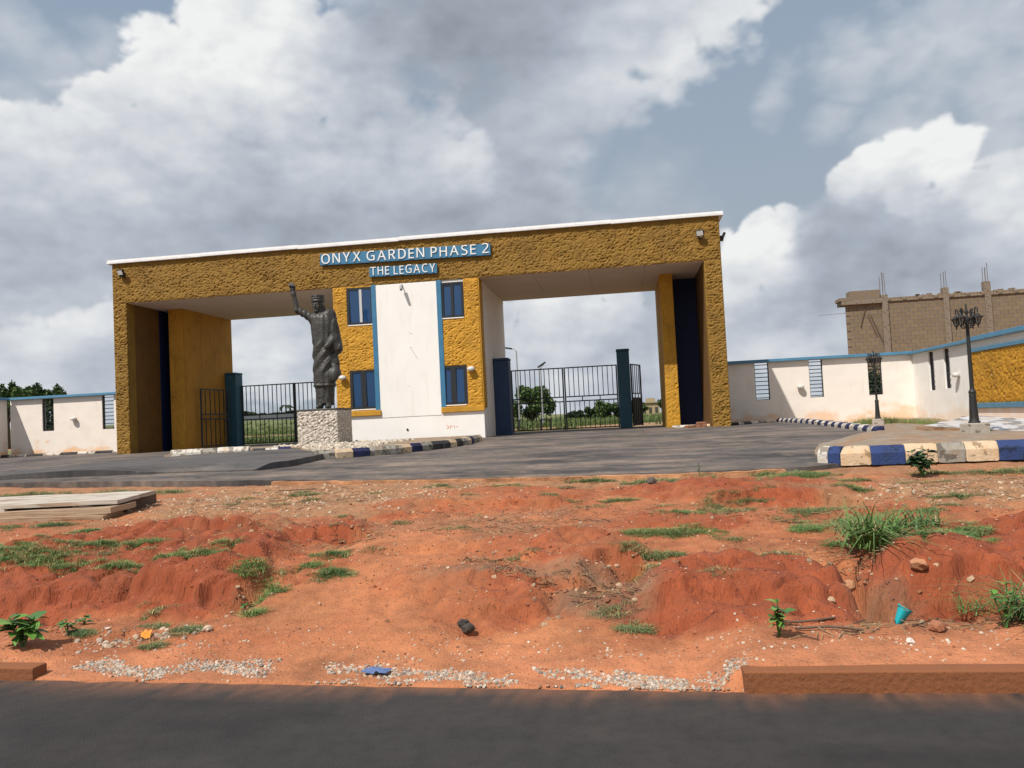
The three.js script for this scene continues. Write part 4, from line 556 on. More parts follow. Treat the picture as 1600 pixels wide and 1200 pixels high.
function head(x, y, z) { // face with brow, nose, lips, ears and short beard under a soft round cap, turned a little to its right
  const t = 0.28, c = Math.cos(t), s = Math.sin(t), X = (x + 0.055) * c + (z - 0.03) * s, Z = -(x + 0.055) * s + (z - 0.03) * c, Y = y - 1.66;
  let d = ell(X, Y, Z, [0, 0.03, -0.005], [0.082, 0.115, 0.098]);
  d = smin(d, ell(X, Y, Z, [0, -0.055, 0.03], [0.060, 0.062, 0.062]), 0.03);
  d = smin(d, capsule(X, Y, Z, [-0.045, 0.022, 0.078], [0.045, 0.022, 0.078], 0.014, 0.014), 0.012);
  for (const e of [-1, 1]) { d = -smin(-d, ell(X, Y, Z, [e * 0.033, 0.003, 0.096], [0.017, 0.010, 0.014]), 0.01); d = smin(d, ell(X, Y, Z, [e * 0.033, 0.003, 0.082], [0.013, 0.009, 0.010]), 0.004); d = smin(d, ell(X, Y, Z, [e * 0.083, -0.005, -0.005], [0.012, 0.034, 0.02]), 0.01); d = smin(d, ell(X, Y, Z, [e * 0.045, -0.02, 0.07], [0.02, 0.018, 0.018]), 0.015); }
  d = smin(d, capsule(X, Y, Z, [0, 0.015, 0.09], [0, -0.026, 0.112], 0.010, 0.017), 0.01);
  d = smin(d, ell(X, Y, Z, [0, -0.056, 0.088], [0.026, 0.007, 0.012]), 0.005); d = smin(d, ell(X, Y, Z, [0, -0.070, 0.086], [0.023, 0.008, 0.012]), 0.005);
  d = smin(d, ell(X, Y, Z, [0, -0.098, 0.07], [0.034, 0.026, 0.03]) - 0.003 * noise(X * 120, Y * 120, Z * 120), 0.01);
  d = smin(d, capsule(X, Y, Z, [0, -0.05, -0.01], [0, -0.15, -0.02], 0.058, 0.062), 0.03);
  const cap = Math.max((Math.hypot(X / 0.094, (Z + 0.005) / 0.108) - 1) * 0.094, Math.abs(Y - 0.108) - 0.052) - 0.006 + 0.003 * Math.sin(Y * 160);
  return Math.min(d, smin(cap, ell(X, Y, Z, [0.005, 0.155, -0.005], [0.085, 0.022, 0.095]), 0.01));
}
function fist(x, y, z) { // closed right hand: palm, four curled fingers of different lengths, thumb across them
  const o = [-0.448, 1.95, 0.075], X = x - o[0], Y = y - o[1], Z = z - o[2];
  let d = smin(capsule(X, Y, Z, [0.005, -0.06, -0.004], [0, -0.02, 0], 0.031, 0.036), ell(X, Y, Z, [0, 0.02, 0], [0.046, 0.05, 0.028]), 0.02);
  [[-0.034, 0.058], [-0.011, 0.068], [0.012, 0.064], [0.033, 0.052]].forEach(([fx, h], i) => { const r = 0.0125 - 0.0008 * Math.abs(i - 1); d = smin(d, capsule(X, Y, Z, [fx, h - 0.01, 0.0], [fx, h + 0.012, 0.03], r, r), 0.006); d = smin(d, capsule(X, Y, Z, [fx, h + 0.012, 0.03], [fx * 0.95, h - 0.022, 0.048], r, r * 0.95), 0.004); d = smin(d, capsule(X, Y, Z, [fx * 0.95, h - 0.022, 0.048], [fx * 0.9, h - 0.035, 0.024], r * 0.95, r * 0.85), 0.004); });
  d = smin(d, capsule(X, Y, Z, [0.042, -0.015, 0.012], [0.05, 0.022, 0.035], 0.015, 0.0135), 0.01); return smin(d, capsule(X, Y, Z, [0.05, 0.022, 0.035], [0.012, 0.03, 0.062], 0.0135, 0.011), 0.005);
}
{
  const bronzeMap = colourTex(512, 0.5, (u, v) => { const n = tf(u, v, 6, 6), w = sm(0.02, 0.3, tf(u, v, 10, 5, 4)); return mix3([0.75 + 0.5 * n, 0.75 + 0.5 * n, 0.74 + 0.5 * n], [2.6, 2.45, 2.15], w * 0.6); });
  const bronze = mat(0.060, 0.058, 0.052, 0.52, { map: bronzeMap, bumpMap: T.fine, bumpScale: 0.012, metalness: 0.2 });
  const t = thing('statue', 'tall dark statue of a standing man with a raised fist on the stone plinth', 'statue', [-7.28, 1.27, 3.72], 0.1); t.scale.setScalar(2.055);
  part(t, 'body', [march(figure, [-0.08, 1.0, 0.02], 1.03, 160), march(head, [-0.05, 1.69, 0.03], 0.2, 60), march(fist, [-0.445, 1.97, 0.08], 0.14, 56)], bronze);
  const stone = mat(0.62, 0.57, 0.50, 0.95, { map: colourTex(512, 0.7, (u, v) => { const k = sm(-0.1, 0.12, tn(u, v, 9, 2) + 0.4 * tn(u, v, 24, 5)); return mix3([0.62, 0.58, 0.54], [1.1, 1.07, 1.0], k); }), bumpMap: T.fine, bumpScale: 0.01 });
  const p = thing('plinth', 'square plinth clad in rough pale stone under the statue', 'plinth', [-7.36, 0.08, 3.62]);
  const w = 0.68, h = 1.13, side = (ry) => { const s = stucco(2 * w, h, 0.06, 0.022, ry * 50, 9); s.translate(-w, 0, w - 0.02); s.rotateY(ry); return s; };
  part(p, 'stone_cladding', [0, Math.PI / 2, Math.PI, -Math.PI / 2].map(side), stone); part(p, 'core', box(-w + 0.03, -0.1, -w + 0.03, w - 0.03, h - 0.01, w - 0.03), stone);
  part(p, 'top_slab', box(-w - 0.02, h - 0.008, -w - 0.02, w + 0.02, h + 0.05, w + 0.02, 0.02), mat(0.10, 0.095, 0.09, 0.8, { map: T.kerbWorn }), 'dark cement top');
}

// ---------- lamp posts ----------
function lampPost(label, pos, h, turn) {
  const t = thing('lamp_post', label, 'lamp post', pos, turn), m = M.iron, k = h / 2.5;
  part(t, 'footing', box(-0.17, -0.25, -0.17, 0.17, 0.11, 0.17, 0.02), M.concrete, 'square concrete footing');
  const flute = lathe([[0.145, 0.10], [0.15, 0.14], [0.12, 0.17], [0.112, 0.24], [0.085, 0.62], [0.09, 0.65], [0.075, 0.68]].map(([r, y]) => [r * 0.66, y * k]), 10);
  part(t, 'pedestal', [flute.toNonIndexed()], m); flute.computeVertexNormals();
  part(t, 'collar', lathe([[0.07, 0.67], [0.092, 0.69], [0.092, 0.72], [0.06, 0.75], [0.055, 0.78]].map(([r, y]) => [r * 0.66, y * k]), 16), m);
  part(t, 'shaft', lathe([[0.052, 0.75], [0.05, 1.2], [0.042, 1.95], [0.05, 1.97], [0.05, 2.0], [0.04, 2.03], [0.062, 2.08], [0.062, 2.12], [0.03, 2.16], [0.03, 2.22]].map(([r, y]) => [r * 0.66, y * k]), 14), m);
  const lantern = (x, y, z, up) => {
    const l = new THREE.Group(); t.add(l); l.name = 'lantern' + (t.children.filter((c) => c.name.startsWith('lantern')).length ? '_' + String(t.children.filter((c) => c.name.startsWith('lantern')).length).padStart(3, '0') : ''); l.position.set(x, y, z);
    part(l, 'glass_body', lathe([[0.028, -0.07], [0.062, 0.03]], 6), new THREE.MeshPhysicalMaterial({ color: C(0.5, 0.5, 0.46), roughness: 0.25, transmission: 0.6, thickness: 0, side: THREE.DoubleSide }));
    const cage = []; for (let i = 0; i < 6; i++) { const a = i * Math.PI / 3; cage.push(bar([0.03 * Math.cos(a), -0.072, 0.03 * Math.sin(a)], [0.066 * Math.cos(a), 0.035, 0.066 * Math.sin(a)], 0.008, 5)); }
    part(l, 'cage', cage, m); part(l, 'roof', lathe([[0.0, 0.13], [0.014, 0.125], [0.01, 0.105], [0.04, 0.085], [0.055, 0.06], [0.092, 0.045], [0.092, 0.03], [0, 0.03]], 12), m);
    part(l, 'finial', lathe([[0.0, -0.155], [0.008, -0.14], [0.014, -0.12], [0.008, -0.105], [0.034, -0.085], [0.034, -0.07], [0, -0.07]], 10), m);
  };
  for (let i = 0; i < 4; i++) {
    const a = i * Math.PI / 2 + 0.5, c = Math.cos(a), s = -Math.sin(a), y = 2.1 * k, R = 0.185;
    part(t, 'arm', tube([[0.03 * c, y - 0.06, 0.03 * s], [0.09 * c, y - 0.07, 0.09 * s], [0.13 * c, y + 0.06, 0.13 * s], [0.16 * c, y + 0.19, 0.16 * s], [R * c, y + 0.17, R * s], [R * c, y + 0.11, R * s]], 0.013, 6, 20), m);
    part(t, 'scroll', [tube([[0.05 * c, y - 0.16, 0.05 * s], [0.1 * c, y - 0.13, 0.1 * s], [0.12 * c, y - 0.06, 0.12 * s], [0.085 * c, y - 0.04, 0.085 * s]], 0.009, 5, 12), at(new THREE.TorusGeometry(0.03, 0.008, 5, 12), 0, 0, 0).rotateY(a).translate(0.12 * c, y + 0.13, 0.12 * s)], m);
    lantern(R * c, y - 0.02, R * s);
  }
  part(t, 'top_finial', lathe([[0.03, 2.2], [0.05, 2.23], [0.035, 2.27], [0.02, 2.32], [0.028, 2.35], [0.0, 2.42]].map(([r, y]) => [r * 0.66, y * k]), 12), m);
  return t;
}
lampPost('black ornate lamp post standing in the earth just behind the blue and cream kerb', [8.38, 0.05, 14.3], 2.27, 0.2);
lampPost('black ornate lamp post farther back against the right boundary wall', [10.3, -0.04, 2.6], 2.36, -0.3);

// ---------- unfinished block building behind the right wall ----------
{
  const g = thing('unfinished_building', 'unfinished grey-brown block building with rebar above the right boundary wall', 'building', [0, 0, -22]);
  const blockM = [0, 1, 2, 3, 4].map((i) => mat(...scale3([0.205, 0.160, 0.118], 0.94 + 0.03 * i), 0.95, { map: T.rust, bumpMap: T.fine, bumpScale: 0.01 })), cem = mat(0.225, 0.18, 0.138, 0.95, { map: T.kerb });
  part(g, 'wall_core', boxUV(new THREE.ExtrudeGeometry(new THREE.Shape([[16.2, 0.03], [40, 0.03], [40, 12], [20.6, 12]].map((p) => new THREE.Vector2(...p))), { depth: 6.9, bevelEnabled: false }).rotateX(-Math.PI / 2).translate(0, -0.3, 0)), mat(0.21, 0.165, 0.122, 0.95, { map: T.rust }), 'mortar and rendered wall behind the blocks');
  const r = rng(12), shapes = [0, 1, 2].map((k) => box(0.004 * k, 0, -0.04, 0.455 - 0.002 * k, 0.230, 0.008 - 0.002 * k, 0.003)); let n = 0; const rest = [];
  for (let row = 0; row < 17; row++) for (let i = 0; i < 36; i++) { // blocks laid in half bond; those behind the boundary wall are left plain
    const x = 16.2 + i * 0.462 + (row % 2 ? 0.23 : 0), y = 6.38 - row * 0.236; if (x > 31.5 || r() < 0.002) continue; const s = shapes[Math.floor(r() * 3)], near = n < 300 && x < 27;
    if (near) { const b = part(g, 'block', s, blockM[Math.floor(r() * 5)]); b.position.set(x, y, 0.006 * (r() - 0.5)); n++; } else rest.push(s.clone().translate(x, y, 0.006 * (r() - 0.5)));
  }
  tag(part(g, 'blockwork', rest, blockM[2]), null, null, null, 'stuff');
  part(g, 'ring_beam', [box(18.2, 6.62, -0.35, 40, 6.86, 0.09, 0.02)], mat(0.25, 0.20, 0.15, 0.95, { map: T.kerbWorn }), 'rough ring beam along the wall top');
  part(g, 'parapet', [box(15.95, 6.55, -0.9, 18.25, 6.78, 0.25, 0.02)], cem, 'pale projecting ledge at the left corner'); part(g, 'corner_wall', [box(16.5, 6.78, -0.8, 18.25, 7.4, 0.03, 0.01), box(15.85, 6.79, -0.9, 16.5, 7.0, 0.2, 0.02)], blockM[2]);
  part(g, 'column', box(18.28, 0, -0.3, 18.66, 7.05, 0.12, 0.015), cem); part(g, 'column', box(21.82, 0, -0.3, 22.14, 7.25, 0.12, 0.015), cem); part(g, 'column', box(24.15, 0, -0.3, 24.5, 7.45, 0.12, 0.015), cem); part(g, 'column', box(29, 0, -0.3, 29.4, 7.4, 0.12, 0.015), cem);
  for (const [x, y0, h] of [[18.47, 7.0, 1.5], [21.98, 7.2, 1.15], [24.33, 7.4, 1.1], [29.2, 7.4, 1.1]]) for (const [a, b] of [[-0.13, -0.1], [0.11, 0.05], [-0.03, 0.06], [0.06, -0.2]]) part(g, 'rebar', bar([x + a, y0 - 0.1, b - 0.1], [x + a + 0.05 * (r() - 0.5), y0 + h * (0.75 + 0.35 * r()), b - 0.1], 0.02, 5), mat(0.16, 0.13, 0.115, 0.8));
  for (const [a, b] of [[[17.0, 5.2, 0.06], [17.35, 6.35, 0.05]], [[17.9, 4.6, 0.06], [17.45, 5.9, 0.06]], [[18.3, 4.0, 0.08], [17.6, 5.9, 0.08]]]) part(g, 'timber_prop', bar(a, b, 0.03, 5), mat(0.12, 0.085, 0.06, 0.9));
  part(g, 'pole', bar([14.6, 6.05, 0], [16.2, 6.1, -0.1], 0.02, 5), M.galv);
  for (let i = 0; i < 16; i++) part(g, 'broken_block', box(-0.1, 0, -0.08, 0.08 + 0.1 * r(), 0.06 + 0.08 * r(), 0.08, 0.01), blockM[i % 5]).position.set(18.9 + r() * 10, 6.85, -0.1);
}
// ---------- street lights, tables and a far house behind the gate ----------
function streetLight(label, pos, h, arm, turn, flat) {
  const t = thing('street_light', label, 'street light', pos, turn); part(t, 'pole', bar([0, 0, 0], [0, h, 0], 0.06, 8, 0.04), M.galv);
  part(t, 'arm', tube([[0, h - 0.05, 0], [-arm * 0.3, h + 0.12, 0], [-arm, h + 0.2, 0]], 0.025, 6, 10), M.galv); const l = part(t, 'lamp_head', box(-0.35, -0.05, -0.12, 0.3, 0.05, 0.12, 0.03), M.frameMetal); l.position.set(-arm - 0.15, h + 0.22, 0); l.rotation.z = flat; return t;
}
streetLight('thin street light rising just beside the rear edge of the tower', [-5.36, -0.3, -24.6], 8.5, 0.0, 0, 0.5);
streetLight('thin grey street light with a curved arm behind the right gate', [-4.55, -0.2, -25], 5.45, 0.42, 0, -0.2);
streetLight('street light with a tilted panel head showing above the right gate', [-2.95, -0.2, -25], 4.2, -0.25, 0, 0.55);
function bench(label, pos, w) { const t = thing('wooden_table', label, 'table', pos, 0.2), m = mat(0.03, 0.027, 0.024, 0.8); part(t, 'tabletop', box(-w / 2, 0.5, -0.2, w / 2, 0.57, 0.2), m); for (const [x, z] of [[-1, -1], [1, -1], [-1, 1], [1, 1]]) part(t, 'leg', box(x * (w / 2 - 0.06) - 0.03, 0, z * 0.16 - 0.03, x * (w / 2 - 0.06) + 0.03, 0.5, z * 0.16 + 0.03), m); return t; }
bench('low dark table behind the right gate under the round tree', [-1.5, -0.02, -11.5], 0.62); bench('low dark table just behind the navy post of the right gate', [-3.1, 0.02, -12], 0.5);
{
  const t = thing('house', 'small far unplastered house in the field right of the gate', 'house', [6.9, 0, -92]), m = mat(0.36, 0.29, 0.17, 0.9, { map: T.rust }), dk = mat(0.05, 0.045, 0.04, 0.8);
  part(t, 'wall', [box(-1.9, -1, -3, 1.0, 2.1, 0), box(-3.4, -1, -5, -1.9, 1.8, -0.6)], m); part(t, 'upper_storey', box(-0.9, 2.1, -2, 0.4, 2.75, -0.3), m); part(t, 'roof_slab', box(-2.1, 2.05, -3.2, 1.2, 2.2, 0.25), mat(0.3, 0.25, 0.17, 0.9));
  for (const x of [-1.5, -0.6, 0.3]) part(t, 'window', box(x, 0.5, -0.05, x + 0.45, 1.4, 0.02), dk);
}

// ---------- trees and bushes ----------
const leafMats = [mat(0.042, 0.085, 0.022, 0.75), mat(0.065, 0.12, 0.028, 0.75), mat(0.026, 0.054, 0.019, 0.8)];
for (const m of leafMats) { m.vertexColors = true; }
function foliage(lumpsList, n, size, r, narrow = 0.5) { // many leaf-sized faces spread through uneven clumps
  const pos = [], col = [], q = new THREE.Quaternion(), e = new THREE.Euler(), v = new THREE.Vector3();
  for (let i = 0; i < n; i++) {
    const L = lumpsList[Math.floor(r() * lumpsList.length)], a = r() * 6.283, u = r() * 2 - 1, k = Math.cbrt(r()) * (0.75 + 0.4 * r()), s = Math.sqrt(1 - u * u), c = [L[0] + L[3] * k * s * Math.cos(a), L[1] + L[4] * k * u, L[2] + L[5] * k * s * Math.sin(a)];
    q.setFromEuler(e.set(r() * 6, r() * 6, r() * 6)); const w = size * (0.6 + 0.8 * r()), sh = 0.7 + 0.6 * r(), tint = [sh * (0.9 + 0.3 * r()), sh, sh * (0.8 + 0.3 * r())];
    const quad = [[-w, 0, 0], [0, w * narrow, 0.1 * w], [w, 0, 0], [0, -w * narrow, 0.1 * w]].map((p) => v.set(...p).applyQuaternion(q).toArray().map((t, j) => t + c[j]));
    for (const j of [0, 1, 2, 0, 2, 3]) { pos.push(...quad[j]); col.push(...tint); }
  }
  const g = new THREE.BufferGeometry(); g.setAttribute('position', new THREE.Float32BufferAttribute(pos, 3)); g.setAttribute('color', new THREE.Float32BufferAttribute(col, 3)); g.computeVertexNormals(); g.setAttribute('uv', new THREE.Float32BufferAttribute(new Float32Array(pos.length / 3 * 2), 2)); return g;
}
const bark = mat(0.09, 0.07, 0.05, 0.95, { map: T.rust });
function tree(label, pos, w, h, trunk, n, seed, kind, size = 0.16, group) {
  const t = thing('tree', label, 'tree', pos, 0, group), r = rng(seed), L = [];
  const nl = 9 + Math.floor(r() * 6); for (let i = 0; i < nl; i++) { const a = r() * 6.28, k = Math.sqrt(r()) * 0.75, yy = trunk + (h - trunk) * (0.25 + 0.6 * r()); L.push([w * k * Math.cos(a), yy, w * k * Math.sin(a), w * (0.22 + 0.2 * r()), (h - trunk) * (0.16 + 0.14 * r()), w * (0.22 + 0.2 * r())]); }
  const limbs = [bar([0, -0.5, 0], [0.05 * w, trunk + 0.3 * (h - trunk), 0], 0.05 * h, 8, 0.025 * h)]; for (const l of L.slice(0, 6)) limbs.push(bar([0.02 * w, trunk * 0.8, 0], [l[0] * 0.8, l[1], l[2] * 0.8], 0.018 * h, 5, 0.006 * h));
  part(t, 'trunk', limbs, bark); part(t, 'crown', foliage(L, n, size, r), leafMats[kind]); return t;
}
tree('round bushy green tree behind the left half of the right gate', [-6.0, 0.0, -45], 2.3, 3.45, 0.3, 15000, 5, 1, 0.13);
for (const [i, x, z, w, h, k, label] of [[0, -0.6, -52, 1.0, 1.5, 0, 'small dark bush behind the middle of the right gate'], [1, 1.2, -50, 1.5, 2.15, 1, 'rounded green bush behind the right gate near its teal post'], [2, 3.4, -49, 1.4, 2.2, 0, 'dark green bush just behind the teal post of the right gate'], [3, 8.8, -84, 1.6, 2.3, 0, 'dark green tree right beside the small far house'], [4, -2.6, -56, 1.2, 1.2, 2, 'low dark bush between the round tree and the middle of the gate']]) tree(label, [x, field(x, z) - 0.1, z], w, h - 0.2, 0.1, 4200, 40 + i, k, 0.14);
for (const [i, x, w, h] of [[0, -47.2, 1.3, 5.3], [1, -45.6, 1.2, 5.1], [2, -44.3, 1.15, 5.35], [3, -43.0, 0.9, 4.9]]) tree(['leafy tree top at the far left over the boundary wall', 'second leafy tree top over the left boundary wall', 'tallest leafy tree top over the left boundary wall', 'rightmost leafy tree top over the left boundary wall'][i], [x, 0, -30], w, h, 2.4, 2600, 60 + i, i === 1 ? 1 : 0, 0.16);
for (const [label, x, z, w, h] of [['dark bush close behind the left opening of the left boundary wall', -26.2, -8.5, 1.5, 3.3], ['green bush close behind the right opening of the left boundary wall', -22.9, -8.5, 1.3, 1.6], ['dark bush close behind the third opening of the right boundary wall', 13.4, -6.6, 1.0, 2.6], ['low dark bush behind the second opening of the right boundary wall', 10.9, -7, 0.9, 1.35]]) { const t = thing('bush', label, 'bush', [x, -0.4, z]); part(t, 'stem', bar([0, 0, 0], [0, h * 0.5, 0], 0.06, 6), bark); part(t, 'foliage', foliage([[0, h * 0.3, 0, w * 0.6, h * 0.3, w * 0.5], [-w * 0.4, h * 0.55, 0, w * 0.5, h * 0.4, w * 0.4], [w * 0.4, h * 0.6, 0.1, w * 0.5, h * 0.36, w * 0.4]], 3500, 0.10, rng(Math.round(h * 100))), leafMats[2]); }
for (let i = 0; i < 9; i++) { const r = rng(80 + i), x = -62 + i * 2.1 + r(), h = 0.9 + 0.6 * r(); tree('dark low tree in the far line seen through the left gate', [x, field(x, -92) - 0.1, -92], 1.5 + 0.5 * r(), h, 0.1, 700, 90 + i, 2, 0.25, 'dark trees in the far line behind the left gate'); }
{ // a palm standing out of the line
  const x = -50, z = -91, t = thing('palm_tree', 'dark palm standing out of the far tree line behind the left gate', 'palm tree', [x, field(x, z), z]), r = rng(3); part(t, 'trunk', bar([0, 0, 0], [0.1, 2.1, 0], 0.16, 7, 0.11), bark);
  for (let i = 0; i < 13; i++) { const a = i * 2.4, L = 0.9 + 0.4 * r(), d = 0.2 + 0.5 * r(), pts = []; for (let k = 0; k <= 4; k++) { const s = k / 4; pts.push([0.1 + Math.cos(a) * L * s, 2.1 + 0.55 * s - (0.55 + d) * s * s * 1.2, Math.sin(a) * L * s]); } const g = tube(pts, 0.09, 4, 6); g.scale(1, 1, 1); part(t, 'frond', g, leafMats[2]); g.setAttribute('color', new THREE.Float32BufferAttribute(new Float32Array(g.attributes.position.count * 3).fill(0.9), 3)); }
}
tag(part(scene, 'far_wall', box(-75, -2, -0.3, -30, field(-52, -88) + 0.85, 0), mat(0.09, 0.10, 0.11, 0.9)).translateZ(-88), 'long low dark wall in the far field behind the left gate', 'wall');

// ---------- boards and timber ----------
const plank = (c, o) => mat(...c, 0.9, { map: T.wood, ...o });
const woodPale = plank([0.49, 0.44, 0.385]), woodBrown = plank([0.30, 0.19, 0.115]), woodDark = plank([0.13, 0.09, 0.065]);
function warped(L, h, d, bow, seed) { const g = new THREE.BoxGeometry(L, h, d, 24, 1, 3), p = g.attributes.position, n = new THREE.Vector3(); for (let i = 0; i < p.count; i++) { const t = p.getX(i) / L * 2, e = Math.abs(t) > 0.99 ? 0.05 * noise(p.getZ(i) * 14, seed) : 0; p.setXYZ(i, p.getX(i) + e, p.getY(i) + bow * (t * t) + 0.012 * noise(t * 3, p.getZ(i) * 4, seed), p.getZ(i) + 0.012 * noise(t * 4 + 7, seed)); } g.computeVertexNormals(); const nn = g.attributes.normal, uv = g.attributes.uv; for (let i = 0; i < p.count; i++) { const ay = Math.abs(nn.getY(i)); uv.setXY(i, p.getX(i) / 2.2, (ay > 0.5 ? p.getZ(i) : p.getY(i)) / 0.5 + seed * 0.37); } return g; }
{
  const put = (label, L, h, d, bow, seed, m, x, y, z, turn, roll = 0) => { x -= 0.25; const t = thing('timber_plank', label, 'plank', [x, yb + (y - yb) * 0.95 - 0.05, z], turn, 'timber planks in the pile on the left bank'); t.rotation.z = roll; t.rotation.x = 0.055; t.position.y += 0.055 * (18.6 - z); part(t, 'board', warped(L, h, d, bow, seed), m); return t; };
  const yb = earth(-5.4, 18.9);
  put('broad pale weathered board on top of the timber pile, the front one', 4.6, 0.05, 0.46, 0.01, 1, woodPale, -6.35, yb + 0.25, 18.90, -0.035, 0.006);
  put('broad pale weathered board on top of the timber pile, behind the front one', 4.55, 0.05, 0.44, 0.0, 2, woodPale, -6.38, yb + 0.252, 18.43, -0.03, 0.006);
  put('bowed brown plank in the middle of the timber pile, second from the top', 4.55, 0.075, 0.5, 0.03, 4, plank([0.40, 0.29, 0.2]), -6.3, yb + 0.155, 19.0, -0.05);
  put('thick brown plank at the bottom of the timber pile, nearest the road', 4.5, 0.09, 0.4, 0.01, 5, plank([0.36, 0.25, 0.165]), -6.35, yb + 0.075, 19.13, -0.05);
  put('dark plank under the rear of the timber pile', 4.3, 0.16, 0.7, 0.0, 6, woodDark, -6.4, yb + 0.12, 18.3, -0.03);
  for (const [i, x] of [[0, -7.6], [1, -6.9], [2, -5.9], [3, -4.6]]) put(['short spacer block between the boards at the far left of the pile', 'second short spacer block between the boards of the pile', 'third short spacer block between the boards of the pile', 'short spacer block under the right end of the top boards'][i], 0.3, 0.04, 0.4, 0, 7 + i, woodPale, x, yb + 0.207, 18.95, -0.03);
}
{
  const t = thing('white_board', 'large white sheet on a timber frame lying on the earth behind the nearer lamp', 'board', [9.8, 0.0, 12.4], -0.75); t.rotation.z = -0.03; t.rotation.x = 0.075;
  const sheetM = mat(0.50, 0.49, 0.50, 0.7, { map: T.kerbWorn });
  const s = new THREE.PlaneGeometry(2.3, 2.2, 30, 20).rotateX(-Math.PI / 2), p = s.attributes.position; for (let i = 0; i < p.count; i++) p.setY(i, 0.06 + 0.02 * noise(p.getX(i) * 2, p.getZ(i) * 2, 3)); s.computeVertexNormals(); boxUV(s);
  part(t, 'sheet', s, sheetM); for (const z of [-1.08, 0, 1.08]) part(t, 'frame_bar', box(-1.3, -0.02, z - 0.035, 1.25, 0.045, z + 0.035, 0.006), woodBrown); for (const x of [-1.16, 1.16]) part(t, 'frame_bar', box(x - 0.035, -0.05, -1.25, x + 0.035, -0.022, 1.3, 0.006), woodBrown);
  for (const [label, x, z, L, turn] of [['loose timber batten lying right of the white sheet', 11.3, 10.6, 2.6, -0.75], ['second loose timber batten nearer the kerb right of the white sheet', 10.9, 12.0, 2.0, -0.2]]) { const b = thing('timber_batten', label, 'batten', [x, 0.06, z], turn); part(b, 'board', warped(L, 0.05, 0.07, 0.02, 3), woodBrown); }
}

// ---------- plants ----------
const green = [[0.105, 0.20, 0.045], [0.075, 0.155, 0.036], [0.13, 0.19, 0.055], [0.035, 0.075, 0.022]].map((c) => mat(...c, 0.6));
const straw = mat(0.36, 0.26, 0.14, 0.9), grassWhite = mat(1, 1, 1, 0.65);
function blade(pos, idx, r, h, lean, a, w, x0, z0) { // one bent blade of grass, three segments
  const n = pos.length / 3, c = Math.cos(a), s = Math.sin(a), px = -s, pz = c; for (let k = 0; k <= 3; k++) { const t = k / 3, out = lean * t * t * h, y = h * t * (1 - 0.35 * lean * t * t), ww = w * (1 - t * 0.92) * (k ? 1 : 0.7); for (const e of [-1, 1]) pos.push(x0 + c * out + px * ww * e, y, z0 + s * out + pz * ww * e); }
  for (let k = 0; k < 3; k++) { const b = n + 2 * k; idx.push(b, b + 1, b + 2, b + 1, b + 3, b + 2); }
}
function tuftGeo(seed, n, h, spread, w, leanMax = 1.2) { const r = rng(seed), pos = [], idx = []; for (let i = 0; i < n; i++) { const a = r() * 6.283, q = Math.sqrt(r()) * spread; blade(pos, idx, r, h * (0.5 + 0.6 * r()), leanMax * (0.15 + r()), r() * 6.283, w * (0.7 + 0.6 * r()), q * Math.cos(a), q * Math.sin(a)); } const g = new THREE.BufferGeometry(); g.setAttribute('position', new THREE.Float32BufferAttribute(pos, 3)); g.setIndex(idx); g.computeVertexNormals(); g.setAttribute('uv', new THREE.Float32BufferAttribute(new Float32Array(pos.length / 3 * 2), 2)); return g; }
const yAt = (x, z) => earth(x, z), turfs = [0, 1, 2].map((k) => tuftGeo(200 + k, 18, 0.075, 0.07, 0.0034, 1.9));
let patchSeed = 500;
function grassPatch(label, list, tint = [0.085, 0.15, 0.035], yFn = yAt, hs = 1, group) {
  const r = rng(patchSeed++), Q = new THREE.Matrix4(), q = new THREE.Quaternion(), up = new THREE.Vector3(0, 1, 0), spots = [];
  for (const [x, z, rx, rz, n] of list) for (let i = 0; i < n * 2.4; i++) { const a = r() * 6.283, k = Math.pow(r(), 0.6) * 1.35, px = x + rx * k * Math.cos(a) + 0.05 * (r() - 0.5), pz = z + rz * k * Math.sin(a) + 0.05 * (r() - 0.5); if (k * 0.8 > 0.45 + 0.9 * (noise(px * 3.5, pz * 5, 7) + 0.4)) continue; spots.push([px, pz, (1.1 - 0.5 * k) * (0.35 + 0.75 * r())]); }
  const m = new THREE.InstancedMesh(turfs[patchSeed % 3], grassWhite, spots.length); m.name = numbered('grass');
  spots.forEach(([x, z, s], i) => { Q.compose(new THREE.Vector3(x, yFn(x, z) - 0.006, z), q.setFromAxisAngle(up, r() * 6.28), new THREE.Vector3(s * 1.1, s * hs, s * 1.1)); m.setMatrixAt(i, Q); const d = r() < 0.2 ? [0.26, 0.22, 0.09] : tint, k = 0.95 + 0.75 * r(); m.setColorAt(i, C(d[0] * k * (0.85 + 0.4 * r()), d[1] * k, d[2] * k)); });
  m.castShadow = m.receiveShadow = true; scene.add(m); return tag(m, label, 'grass', group, 'stuff');
}
grassPatch('thick green grass on the left bank top at the edge of the view', [[-3.75, 21.75, 0.85, 0.32, 420], [-3.3, 21.95, 0.9, 0.16, 220]]);
grassPatch('strip of low green grass along the crest of the left red bank', [[-2.45, 22.05, 0.5, 0.12, 170], [-1.75, 21.98, 0.55, 0.12, 220], [-1.45, 21.7, 0.2, 0.12, 60]]);
grassPatch('small round patch of grass above the crest of the left bank', [[-2.6, 21.25, 0.22, 0.1, 70]]);
grassPatch('grass tufts right of the left red bank', [[-0.95, 22.2, 0.28, 0.16, 90], [-0.72, 22.45, 0.15, 0.14, 50], [-0.55, 21.9, 0.12, 0.1, 30], [-0.65, 22.9, 0.1, 0.06, 24]]);
grassPatch('dark green grass patches left of the middle of the bank', [[-0.28, 22.1, 0.22, 0.1, 80], [-0.5, 21.55, 0.25, 0.12, 70]], [0.06, 0.12, 0.03]);
